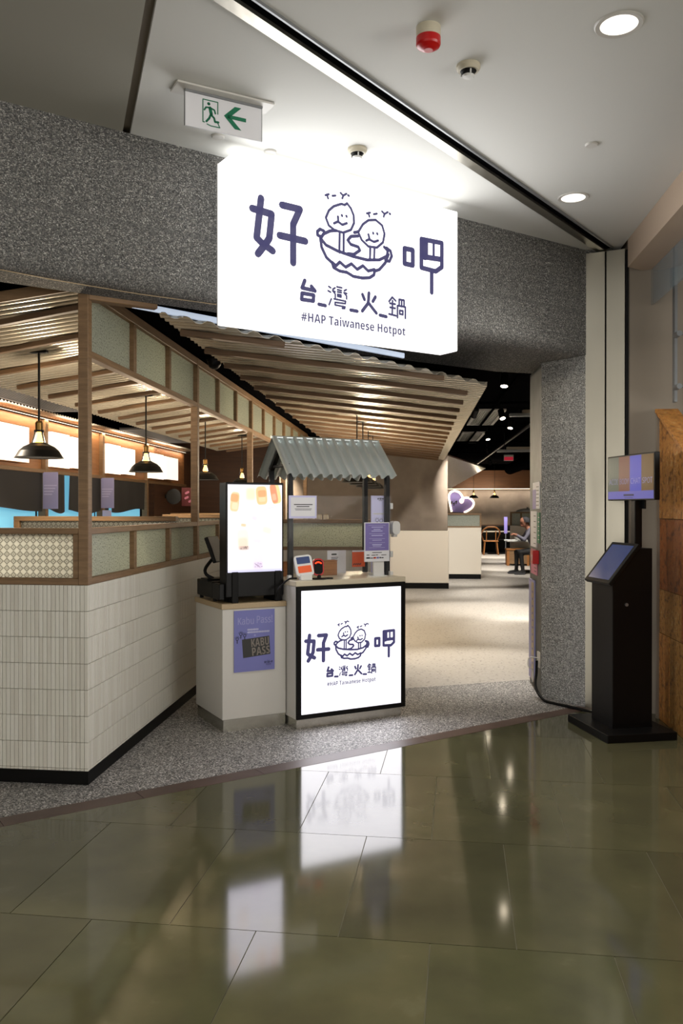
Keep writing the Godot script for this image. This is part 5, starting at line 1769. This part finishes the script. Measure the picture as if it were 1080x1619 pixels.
	tube(st, [shop_at(1.9, 2.9, 9), shop_at(1.9, 2.9, 28)], 0.03, 10)
	tag(part("pipe", st, M.black_metal, self), "thin black pipe running back under the black ceiling", "pipe")
	st = new_st()
	for w in [12.0, 15.5, 19.0, 22.5]: tube(st, [shop_at(0.7, 2.98, w), shop_at(5.8, 2.98, w)], 0.02, 8)
	tube(st, [shop_at(1.15, 2.985, 9), shop_at(1.15, 2.985, 27)], 0.018, 8)
	tag(part("light_track", st, M.void_black, self), "grid of black lighting tracks under the shop ceiling", "track")
	var ex := thing("red_exit_light", "small red lit sign far back under the black ceiling", "sign", shop_at(2.05, 2.56, 20.0), SHOP)
	boxed("case", Vector3(0, 0.06, -0.06), Vector3(0.22, 0.2, 0), M.white_paint, ex, 0.003)
	boxed("lit_face", Vector3(0.01, 0.07, 0.0), Vector3(0.21, 0.15, 0.003), M.exit_red, ex)
	boxed("hanger", Vector3(0.1, 0.2, -0.04), Vector3(0.11, 0.49, -0.03), M.black_metal, ex)
	# dome camera on the clerestory
	var dc := thing("dome_camera", "dark dome camera hanging at the clerestory head above the second booth post", "camera", shop_at(-1.66, 2.735, 6.9), SHOP)
	st = new_st()
	lathe(st, [Vector2(0.0, -0.02), Vector2(0.06, -0.02), Vector2(0.065, 0.0)], 24)
	part("collar", st, M.black_metal, dc)
	st = new_st()
	lathe(st, [Vector2(0.0, -0.08), Vector2(0.02, -0.078), Vector2(0.04, -0.066), Vector2(0.053, -0.045), Vector2(0.057, -0.02)], 24)
	part("dome", st, M.black_metal, dc)

# ================= the far end of the shop =================
func far_room():
	# pale low partition with a glazed top, right of the middle wall
	var p := thing("low_partition", "cream low partition with an oak rimmed glazed top, right of the middle plaster wall", "partition", shop_at(0.60, 0, 18.3), SHOP)
	boxed("body", Vector3(0.0, 0.1, -0.9), Vector3(0.80, 1.10, 0), M.cream_wall, p, 0.006)
	boxed("base", Vector3(0.01, 0.0, -0.89), Vector3(0.79, 0.1, -0.005), M.black_base, p)
	rail("bottom_rail", Vector3(0.0, 1.10, -0.9), Vector3(0.80, 1.13, 0.004), p)
	rail("top_rail", Vector3(0.0, 1.37, -0.9), Vector3(0.80, 1.41, 0.004), p)
	rail("stile", Vector3(0.765, 1.13, -0.04), Vector3(0.80, 1.37, 0.0), p)
	boxed("pane", Vector3(0.0, 1.13, -0.03), Vector3(0.765, 1.37, -0.022), M.hammered_glass, p)
	# neon heart on the far wall
	var h := thing("neon_heart", "tilted white neon heart outline over violet shapes on the far plaster wall", "neon sign", shop_at(0.78, 0, 29.78), SHOP)
	var pts := [[165, 468], [150, 400], [136, 320], [140, 285], [160, 258], [200, 248], [245, 265], [275, 305], [285, 338], [270, 372], [255, 352], [285, 325], [330, 318], [372, 338], [395, 375], [380, 420], [340, 452], [295, 476]]
	var q := []
	var flat := []
	for k in pts:
		var v := Vector2((k[0] - 135) * 0.00330 + 2.62 - 1.2 - 1.05, 2.12 - (k[1] - 248) * 0.00330)
		q.append(Vector3(v.x, v.y, 0.08))
		flat.append(v)
	var st := new_st()
	tube(st, curve(q, 70), 0.035, 8)
	part("tube", st, M.neon, h)
	st = new_st()
	extrude(st, PackedVector2Array(flat), 0.01, 0.03)
	part("violet_plate", st, M.violet, h)
	st = new_st()
	for k in [[0.18, 1.93], [0.26, 1.94], [0.33, 1.91], [0.36, 1.70], [0.44, 1.72], [0.52, 1.68], [0.6, 1.74]]: ribbon(st, [Vector2(k[0], k[1]), Vector2(k[0] + 0.05, k[1] + 0.03), Vector2(k[0] + 0.02, k[1] - 0.06)], 0.035, false, Transform3D(Basis.IDENTITY, Vector3(0, 0, 0.032)))
	part("lettering", st, M.ink, h)
	for k in [3, 9, 14]:
		var c: Vector3 = q[k]
		boxed("clip", Vector3(c.x - 0.02, c.y - 0.02, 0.0), Vector3(c.x + 0.02, c.y + 0.02, 0.06), M.grey_metal, h)
	# chair, black bench, tables, dividers
	var c := thing("dining_chair", "pale bentwood dining chair with a rounded back, at the far end of the aisle", "chair", shop_at(2.44, 0, 28.0), SHOP + 180)
	st = new_st()
	box_mm(st, Vector3(-0.24, 0.43, -0.22), Vector3(0.24, 0.465, 0.22), 0.012)
	part("seat", st, M.bare_wood, c)
	for x in [-1, 1]:
		for z in [-1, 1]:
			st = new_st()
			tube(st, [Vector3(x * 0.235, 0, z * 0.22), Vector3(x * 0.19, 0.44, z * 0.17)], 0.017, 8)
			part("leg", st, M.bare_wood, c)
		st = new_st()
		tube(st, [Vector3(x * 0.15, 0.46, -0.17), Vector3(x * 0.15, 0.80, -0.24)], 0.014, 8)
		part("spindle", st, M.bare_wood, c)
	st = new_st()
	tube(st, curve([Vector3(-0.30, 0.68, 0.05), Vector3(-0.26, 0.80, -0.18), Vector3(-0.14, 0.90, -0.26), Vector3(0.14, 0.90, -0.26), Vector3(0.26, 0.80, -0.18), Vector3(0.30, 0.68, 0.05)], 24), 0.026, 8)
	part("backrest", st, M.bare_wood, c)
	for x in [-1, 1]:
		st = new_st()
		tube(st, [Vector3(x * 0.30, 0.68, 0.05), Vector3(x * 0.22, 0.45, 0.1)], 0.016, 8)
		part("arm", st, M.bare_wood, c)
	var b := thing("bench_seat", "black upholstered bench along the far wall behind the bentwood chair", "bench", shop_at(1.5, 0, 29.7), SHOP)
	boxed("seat", Vector3(-3, 0.1, -0.02), Vector3(4.2, 0.46, 0.5), M.black_paint, b, 0.02)
	boxed("back", Vector3(-3, 0.46, -0.02), Vector3(4.2, 0.92, 0.12), M.black_paint, b, 0.02)
	boxed("plinth", Vector3(-3, 0.0, 0.0), Vector3(4.2, 0.1, 0.42), M.black_base, b)
	for k in 2:
		var t := thing("dining_table", ["white topped table behind the bentwood chair", "white topped table beside the seated diner"][k], "table", shop_at([2.45, 2.60][k], 0, [28.75, 20.6][k]), SHOP)
		boxed("top", Vector3(-0.45, 0.72, -0.35), Vector3(0.9, 0.75, 0.35), M.white_paint, t, 0.006)
		boxed("pedestal", Vector3(0.2, 0.03, -0.05), Vector3(0.3, 0.72, 0.05), M.black_metal, t)
		boxed("foot", Vector3(-0.05, 0.0, -0.25), Vector3(0.55, 0.03, 0.25), M.black_metal, t, 0.004)
	var bowls := ["white bowl on the diner's table, left", "white bowl on the diner's table, right"]
	for k in 2:
		var o := thing("bowl", bowls[k], "bowl", shop_at(2.42 + 0.28 * k, 0.75, 20.45), SHOP, "white bowls")
		st = new_st()
		lathe(st, [Vector2(0.0, 0.0), Vector2(0.04, 0.0), Vector2(0.07, 0.03), Vector2(0.085, 0.07), Vector2(0.08, 0.07), Vector2(0.06, 0.025), Vector2(0.0, 0.012)], 16)
		part("bowl_wall", st, M.white_plastic, o)
		st = new_st()
		lathe(st, [Vector2(0.0, 0.055), Vector2(0.073, 0.055)], 16)
		part("soup", st, M.tan_top, o)
	var d := thing("booth_divider", "cream booth divider with oak framed glass, deep in the shop beside the seated diner", "partition", shop_at(2.55, 0, 23.2), SHOP)
	boxed("body", Vector3(0, 0.0, -0.12), Vector3(2.2, 1.05, 0), M.cream_wall, d, 0.01)
	rail("top_rail", Vector3(0, 1.38, -0.1), Vector3(2.2, 1.42, 0), d)
	for x in [0.0, 0.27, 0.72, 1.3]: rail("stile", Vector3(x, 1.05, -0.1), Vector3(x + 0.035, 1.38, 0), d)
	boxed("pane", Vector3(0.03, 1.05, -0.06), Vector3(2.2, 1.38, -0.054), M.hammered_glass, d)
	var be := thing("wooden_bench", "square pale wooden bench seat in front of the booth divider", "bench", shop_at(2.38, 0, 22.6), SHOP)
	boxed("top", Vector3(0, 0.41, -0.45), Vector3(0.62, 0.45, 0), M.bare_wood, be, 0.005)
	for x in [0.02, 0.54]: boxed("side", Vector3(x, 0.0, -0.43), Vector3(x + 0.06, 0.41, -0.02), M.bare_wood, be)
	boxed("front", Vector3(0.08, 0.05, -0.06), Vector3(0.54, 0.41, -0.03), M.wood, be)
	for k in 2:
		var a := thing("table_screen", ["narrow lilac table screen standing left of the booth divider", "narrow lilac table screen standing before the booth divider"][k], "screen", shop_at([2.72, 2.62][k], 0, [26.5, 23.6][k]), SHOP, "lilac table screens")
		boxed("sheet", Vector3(0, 0.74, -0.01), Vector3(0.1, 1.25, 0), M.violet, a)
		boxed("foot", Vector3(0.04, 0.0, -0.02), Vector3(0.06, 0.74, 0.01), M.grey_metal, a, 0.002)
	var dome := thing("serving_cover", "white round cover on the booth divider, behind the seated diner", "cover", shop_at(3.0, 1.42, 23.15), SHOP)
	st = new_st()
	lathe(st, [Vector2(0.32, 0.0), Vector2(0.27, 0.05), Vector2(0.15, 0.085), Vector2(0.0, 0.095)], 24)
	part("dome", st, M.white_plastic, dome)
	st = new_st()
	lathe(st, [Vector2(0.03, 0.09), Vector2(0.03, 0.12), Vector2(0.0, 0.12)], 12)
	part("knob", st, M.black_metal, dome)
	# things on the serving hatch at the left, and the framed sign there
	var rd := thing("red_notice", "dark red notice with pale marks at the end of the lantern frieze", "notice", shop_at(-4.18, 0, 14.9), SHOP)
	boxed("sheet", Vector3(0, 1.55, 0), Vector3(0.22, 1.88, 0.01), M.wine, rd)
	st = new_st()
	for k in [[0.08, 1.78], [0.07, 1.69], [0.14, 1.63]]: ribbon(st, [Vector2(k[0], k[1]), Vector2(k[0] + 0.04, k[1] + 0.02)], 0.04, false, Transform3D(Basis.IDENTITY, Vector3(0, 0, 0.011)))
	part("print", st, M.pink, rd)
	var br := thing("round_speaker", "round dark panel beside the red notice at the end of the lantern frieze", "panel", shop_at(-4.33, 1.72, 14.9), SHOP)
	st = new_st()
	lathe(st, [Vector2(0.14, -0.012), Vector2(0.14, 0.0), Vector2(0.13, 0.012), Vector2(0.0, 0.012)], 28, Transform3D(Basis(Vector3.RIGHT, PI / 2), Vector3.ZERO))
	part("disc", st, M.charcoal, br)
	boxed("bracket", Vector3(-0.165, -0.03, -0.03), Vector3(-0.05, 0.03, -0.013), M.black_metal, br)
	var sh := thing("serving_shelf", "wooden shelf under the bright serving hatch, left of the display", "shelf", shop_at(-3.3, 0, 17.1), SHOP)
	boxed("board", Vector3(0, 1.27, 0), Vector3(1.5, 1.31, 0.5), M.bare_wood, sh)
	boxed("front", Vector3(0, 0.0, 0.42), Vector3(1.5, 1.27, 0.46), M.wood_warm, sh)
	var plant := thing("dried_arrangement", "dark dried plant arrangement on a black tray on the serving shelf", "plant", shop_at(-2.62, 1.31, 16.85), SHOP)
	boxed("tray", Vector3(-0.22, 0.1, -0.15), Vector3(0.3, 0.15, 0.15), M.black_metal, plant, 0.01)
	boxed("leg", Vector3(-0.18, 0.0, -0.02), Vector3(-0.15, 0.1, 0.02), M.black_metal, plant)
	boxed("leg", Vector3(0.22, 0.0, -0.02), Vector3(0.25, 0.1, 0.02), M.black_metal, plant)
	st = new_st()
	var r := RandomNumberGenerator.new()
	r.seed = 12
	for k in 40:
		var a := r.randf() * TAU
		var top := Vector3(cos(a) * r.randf_range(0.05, 0.24), r.randf_range(0.28, 0.5), sin(a) * 0.12)
		tube(st, [Vector3(cos(a) * 0.04, 0.15, 0), top * 0.7 + Vector3(0, 0.06, 0), top], r.randf_range(0.008, 0.02), 5)
	part("stems", st, M.charcoal, plant)
	var bt := thing("sauce_bottle", "white bottle standing on the serving shelf", "bottle", shop_at(-2.98, 1.31, 16.9), SHOP)
	st = new_st()
	lathe(st, [Vector2(0.0, 0.0), Vector2(0.04, 0.0), Vector2(0.04, 0.2), Vector2(0.018, 0.25), Vector2(0.018, 0.29)], 14)
	part("bottle_wall", st, M.white_plastic, bt)
	st = new_st()
	lathe(st, [Vector2(0.02, 0.285), Vector2(0.02, 0.32), Vector2(0.0, 0.32)], 12)
	part("cap", st, M.red, bt)
	diner()

# ---- a seated diner, one continuous skin meshed with surface nets ----
func diner():
	var p := thing("person", "seated diner in grey shirt and black trousers leaning over a table, beside the concrete jamb", "person", shop_at(2.80, 0, 19.75), SHOP)
	# joints: x to the right, the person faces -x; hip at x = 0
	var bones := []
	for s in [-1.0, 1.0]:
		var z: float = s * 0.10
		var k := Vector3(-0.44 + 0.03 * s, 0.50, z * 1.2)
		var an := Vector3(-0.42 + 0.06 * s, 0.09, z * 1.2)
		bones.append([Vector3(0, 0.54, z), k, 0.085, 0.06, 0])
		bones.append([k, an, 0.058, 0.04, 0])
		bones.append([an + Vector3(0.02, -0.03, 0), an + Vector3(-0.15, -0.052, 0), 0.042, 0.034, 0])
		var shd := Vector3(-0.20, 1.00, s * 0.17)
		var el := Vector3(-0.34, 0.80, s * 0.22)
		var wr := Vector3(-0.50, 0.90, s * 0.10)
		bones.append([shd, el, 0.052, 0.042, 1])
		bones.append([el, wr, 0.040, 0.028, 1])
		bones.append([wr, wr + Vector3(-0.07, 0.02, -0.01 * s), 0.03, 0.026, 2])
		for f in 4: bones.append([wr + Vector3(-0.07, 0.02, (f - 1.5) * 0.017), wr + Vector3(-0.115, 0.005 - 0.006 * absf(f - 1.5), (f - 1.5) * 0.02), 0.012, 0.010, 2])
		bones.append([wr + Vector3(-0.03, 0.02, -0.02 * s), wr + Vector3(-0.075, 0.035, -0.045 * s), 0.013, 0.010, 2])
	bones.append([Vector3(0, 0.56, -0.06), Vector3(0, 0.56, 0.06), 0.13, 0.13, 0])
	bones.append([Vector3(-0.02, 0.62, 0), Vector3(-0.14, 0.92, 0), 0.135, 0.15, 1])
	bones.append([Vector3(-0.17, 0.98, -0.11), Vector3(-0.17, 0.98, 0.11), 0.09, 0.09, 1])
	bones.append([Vector3(-0.20, 1.02, 0), Vector3(-0.27, 1.12, 0), 0.055, 0.05, 2])
	bones.append([Vector3(-0.29, 1.16, 0), Vector3(-0.32, 1.22, 0), 0.082, 0.092, 2])
	bones.append([Vector3(-0.385, 1.17, 0), Vector3(-0.405, 1.155, 0), 0.016, 0.012, 2])
	bones.append([Vector3(-0.34, 1.12, 0), Vector3(-0.37, 1.115, 0), 0.045, 0.03, 2])
	for s in [-1.0, 1.0]: bones.append([Vector3(-0.29, 1.18, s * 0.088), Vector3(-0.29, 1.20, s * 0.092), 0.014, 0.016, 2])
	var tints := [lin(Color(0.05, 0.05, 0.06)), lin(Color(0.40, 0.39, 0.44)), lin(Color(0.60, 0.41, 0.32))]
	var m := mat("body_colours", Color.WHITE, 0.8)
	m.vertex_color_use_as_albedo = true
	var body := MeshInstance3D.new()
	body.name = "body"
	body.mesh = surface_net(bones, tints, 0.016)
	body.material_override = m
	p.add_child(body, true)
	var st := new_st()
	for i in 14:
		var a := TAU * i / 14
		tube(st, [Vector3(-0.30 + 0.03 * cos(a), 1.305, 0.03 * sin(a)), Vector3(-0.285 + 0.075 * cos(a), 1.27, 0.085 * sin(a)), Vector3(-0.262 + 0.07 * cos(a), 1.19, 0.095 * sin(a))], 0.026, 6)
	part("hair", st, M.ink, p)
	for s in [-1.0, 1.0]:
		st = new_st()
		var an := Vector3(-0.42 + 0.06 * s, 0.0, s * 0.12)
		box(st, an + Vector3(-0.07, 0.022, 0), Vector3(0.27, 0.044, 0.095), 0.02)
		part("shoe", st, M.ink, p)
	# the stool under the diner
	var t := thing("stool", "dark stool under the seated diner", "stool", shop_at(2.80, 0, 19.75), SHOP)
	st = new_st()
	lathe(st, [Vector2(0.0, 0.39), Vector2(0.17, 0.39), Vector2(0.18, 0.40), Vector2(0.18, 0.425), Vector2(0.0, 0.43)], 20)
	part("seat", st, M.wood_brown, t)
	for i in 4:
		st = new_st()
		var e := Vector3(cos(TAU * (i + 0.5) / 4), 0, sin(TAU * (i + 0.5) / 4))
		tube(st, [e * 0.17, e * 0.13 + Vector3(0, 0.39, 0)], 0.016, 8)
		part("leg", st, M.black_metal, t)

func surface_net(bones: Array, tints: Array, cell: float) -> ArrayMesh:
	var lo := Vector3.ONE * 1e9
	var hi := -lo
	for b in bones:
		for k in 2:
			lo = lo.min(b[k] - Vector3.ONE * (b[2 + k] + 0.05))
			hi = hi.max(b[k] + Vector3.ONE * (b[2 + k] + 0.05))
	var n := Vector3i(((hi - lo) / cell).ceil()) + Vector3i.ONE
	var field := PackedFloat32Array()
	field.resize(n.x * n.y * n.z)
	field.fill(1.0)
	var tint := PackedInt32Array()
	tint.resize(field.size())
	var best := PackedFloat32Array()
	best.resize(field.size())
	best.fill(1e9)
	var kk := 0.022
	for b in bones:
		var pa: Vector3 = b[0]
		var ba: Vector3 = b[1] - b[0]
		var l2 := maxf(ba.length_squared(), 1e-9)
		var reach := Vector3.ONE * (maxf(b[2], b[3]) + 0.06)
		var i0 := Vector3i(((pa.min(b[1]) - reach - lo) / cell).floor()).clamp(Vector3i.ZERO, n - Vector3i.ONE)
		var i1 := Vector3i(((pa.max(b[1]) + reach - lo) / cell).ceil()).clamp(Vector3i.ZERO, n - Vector3i.ONE)
		for z in range(i0.z, i1.z + 1):
			for y in range(i0.y, i1.y + 1):
				for x in range(i0.x, i1.x + 1):
					var q := lo + Vector3(x, y, z) * cell - pa
					var t := clampf(q.dot(ba) / l2, 0.0, 1.0)
					var d := (q - ba * t).length() - lerpf(b[2], b[3], t)
					var at := (z * n.y + y) * n.x + x
					if d < best[at]:
						best[at] = d
						tint[at] = b[4]
					var f := field[at]
					var h := maxf(kk - absf(f - d), 0.0) / kk
					field[at] = minf(f, d) - h * h * kk * 0.25
	var verts := PackedVector3Array()
	var norms := PackedVector3Array()
	var cols := PackedColorArray()
	var index := {}
	for z in n.z - 1:
		for y in n.y - 1:
			for x in n.x - 1:
				var sum := Vector3.ZERO
				var cnt := 0
				var v := []
				for c in 8: v.append(field[((z + (c >> 2)) * n.y + y + ((c >> 1) & 1)) * n.x + x + (c & 1)])
				for e in [[0, 1], [2, 3], [4, 5], [6, 7], [0, 2], [1, 3], [4, 6], [5, 7], [0, 4], [1, 5], [2, 6], [3, 7]]:
					var a: float = v[e[0]]
					var b: float = v[e[1]]
					if (a < 0.0) != (b < 0.0):
						var t := a / (a - b)
						var p := Vector3(e[0] & 1, (e[0] >> 1) & 1, e[0] >> 2)
						var q := Vector3(e[1] & 1, (e[1] >> 1) & 1, e[1] >> 2)
						sum += p.lerp(q, t)
						cnt += 1
				if cnt == 0: continue
				var at := (z * n.y + y) * n.x + x
				index[at] = verts.size()
				verts.append(lo + (Vector3(x, y, z) + sum / cnt) * cell)
				norms.append(Vector3(v[1] + v[3] + v[5] + v[7] - v[0] - v[2] - v[4] - v[6], v[2] + v[3] + v[6] + v[7] - v[0] - v[1] - v[4] - v[5], v[4] + v[5] + v[6] + v[7] - v[0] - v[1] - v[2] - v[3]).normalized())
				cols.append(tints[tint[at]])
	var ix := PackedInt32Array()
	var stride := [1, n.x, n.x * n.y]
	for z in range(1, n.z - 1):
		for y in range(1, n.y - 1):
			for x in range(1, n.x - 1):
				var at := (z * n.y + y) * n.x + x
				for a in 3:
					var s0 := field[at] < 0.0
					var s1 := field[at + stride[a]] < 0.0
					if s0 == s1: continue
					var b: int = stride[(a + 1) % 3]
					var c: int = stride[(a + 2) % 3]
					var q := [at - b - c, at - c, at, at - b]
					if not (index.has(q[0]) and index.has(q[1]) and index.has(q[2]) and index.has(q[3])): continue
					var order := [0, 2, 1, 0, 3, 2] if s0 else [0, 1, 2, 0, 2, 3]
					for k in order: ix.append(index[q[k]])
	var arr := []
	arr.resize(Mesh.ARRAY_MAX)
	arr[Mesh.ARRAY_VERTEX] = verts
	arr[Mesh.ARRAY_NORMAL] = norms
	arr[Mesh.ARRAY_COLOR] = cols
	arr[Mesh.ARRAY_INDEX] = ix
	var m := ArrayMesh.new()
	m.add_surface_from_arrays(Mesh.PRIMITIVE_TRIANGLES, arr)
	return m

func jamb_items():
	# papers fixed to the inner face of the concrete jamb; local x runs back along the face, +z out of it
	var o := Vector3(1.600, 0, -6.80)
	var deg := 90.0 + 4.4 + 180.0
	var face_dir := Vector3(0.046, 0, -0.60).normalized()
	var out := Vector3(-0.60, 0, -0.046).normalized()
	# seen from the opening, local x must run towards the mall so that the sheet faces the aisle
	var bs := Basis(-face_dir, Vector3.UP, out)
	var rot := rad_to_deg(bs.get_euler().y)
	var papers := [
		["white notice with a lilac panel, topmost on the concrete jamb", 0.03, 0.40, 1.50, 1.72, "paper"],
		["white sheet of small print, below the top notice on the concrete jamb", 0.19, 0.52, 1.18, 1.48, "paper"],
		["narrow dark green notice on the concrete jamb, beside the white sheet", 0.03, 0.17, 1.22, 1.47, "green"],
		["pink sheet on the concrete jamb, under the white sheet", 0.16, 0.50, 0.95, 1.16, "pink"],
		["small red box on the concrete jamb, beside the pink sheet", 0.10, 0.22, 1.05, 1.16, "red"],
	]
	for k in papers:
		var n := thing("notice" if k[5] != "red" else "red_box", k[0], "notice" if k[5] != "red" else "box", o + face_dir * k[2], rot)
		var w: float = k[2] - k[1]
		boxed("sheet", Vector3(0, k[3], 0.0), Vector3(w, k[4], 0.05 if k[5] == "red" else 0.006), M[k[5]], n, 0.001)
		var st := new_st()
		var z := Transform3D(Basis.IDENTITY, Vector3(0, 0, 0.0515 if k[5] == "red" else 0.0075))
		var rows := 6
		for j in rows: ribbon(st, [Vector2(w * 0.55, lerpf(k[4] - 0.04, k[3] + 0.03, j / float(rows - 1))), Vector2(w * 0.9, lerpf(k[4] - 0.04, k[3] + 0.03, j / float(rows - 1)))], 0.006, false, z)
		part("print", st, M.charcoal if k[5] in ["paper", "pink"] else M.paper, n)
		if k[1] == 0.03 and k[5] == "paper":
			boxed("lilac_panel", Vector3(0.0, k[3] - 0.002, 0.006), Vector3(w * 0.48, k[4] - 0.06, 0.008), M.violet, n)
	# tall narrow sign on the jamb edge, lilac with a yellow stripe of letters
	var s := thing("height_chart", "tall narrow lilac and cream strip sign low on the edge of the concrete jamb", "sign", o + face_dir * 0.58, rot)
	boxed("board", Vector3(0.0, 0.05, 0.0), Vector3(0.30, 0.90, 0.012), M.lilac, s, 0.002)
	boxed("cream_stripe", Vector3(0.17, 0.05, 0.012), Vector3(0.29, 0.88, 0.015), M.tan_top, s)
	var st := new_st()
	for j in 12: ribbon(st, [Vector2(0.215, 0.14 + 0.06 * j), Vector2(0.245, 0.14 + 0.06 * j)], 0.02, false, Transform3D(Basis.IDENTITY, Vector3(0, 0, 0.0155)))
	part("print", st, M.violet, s)
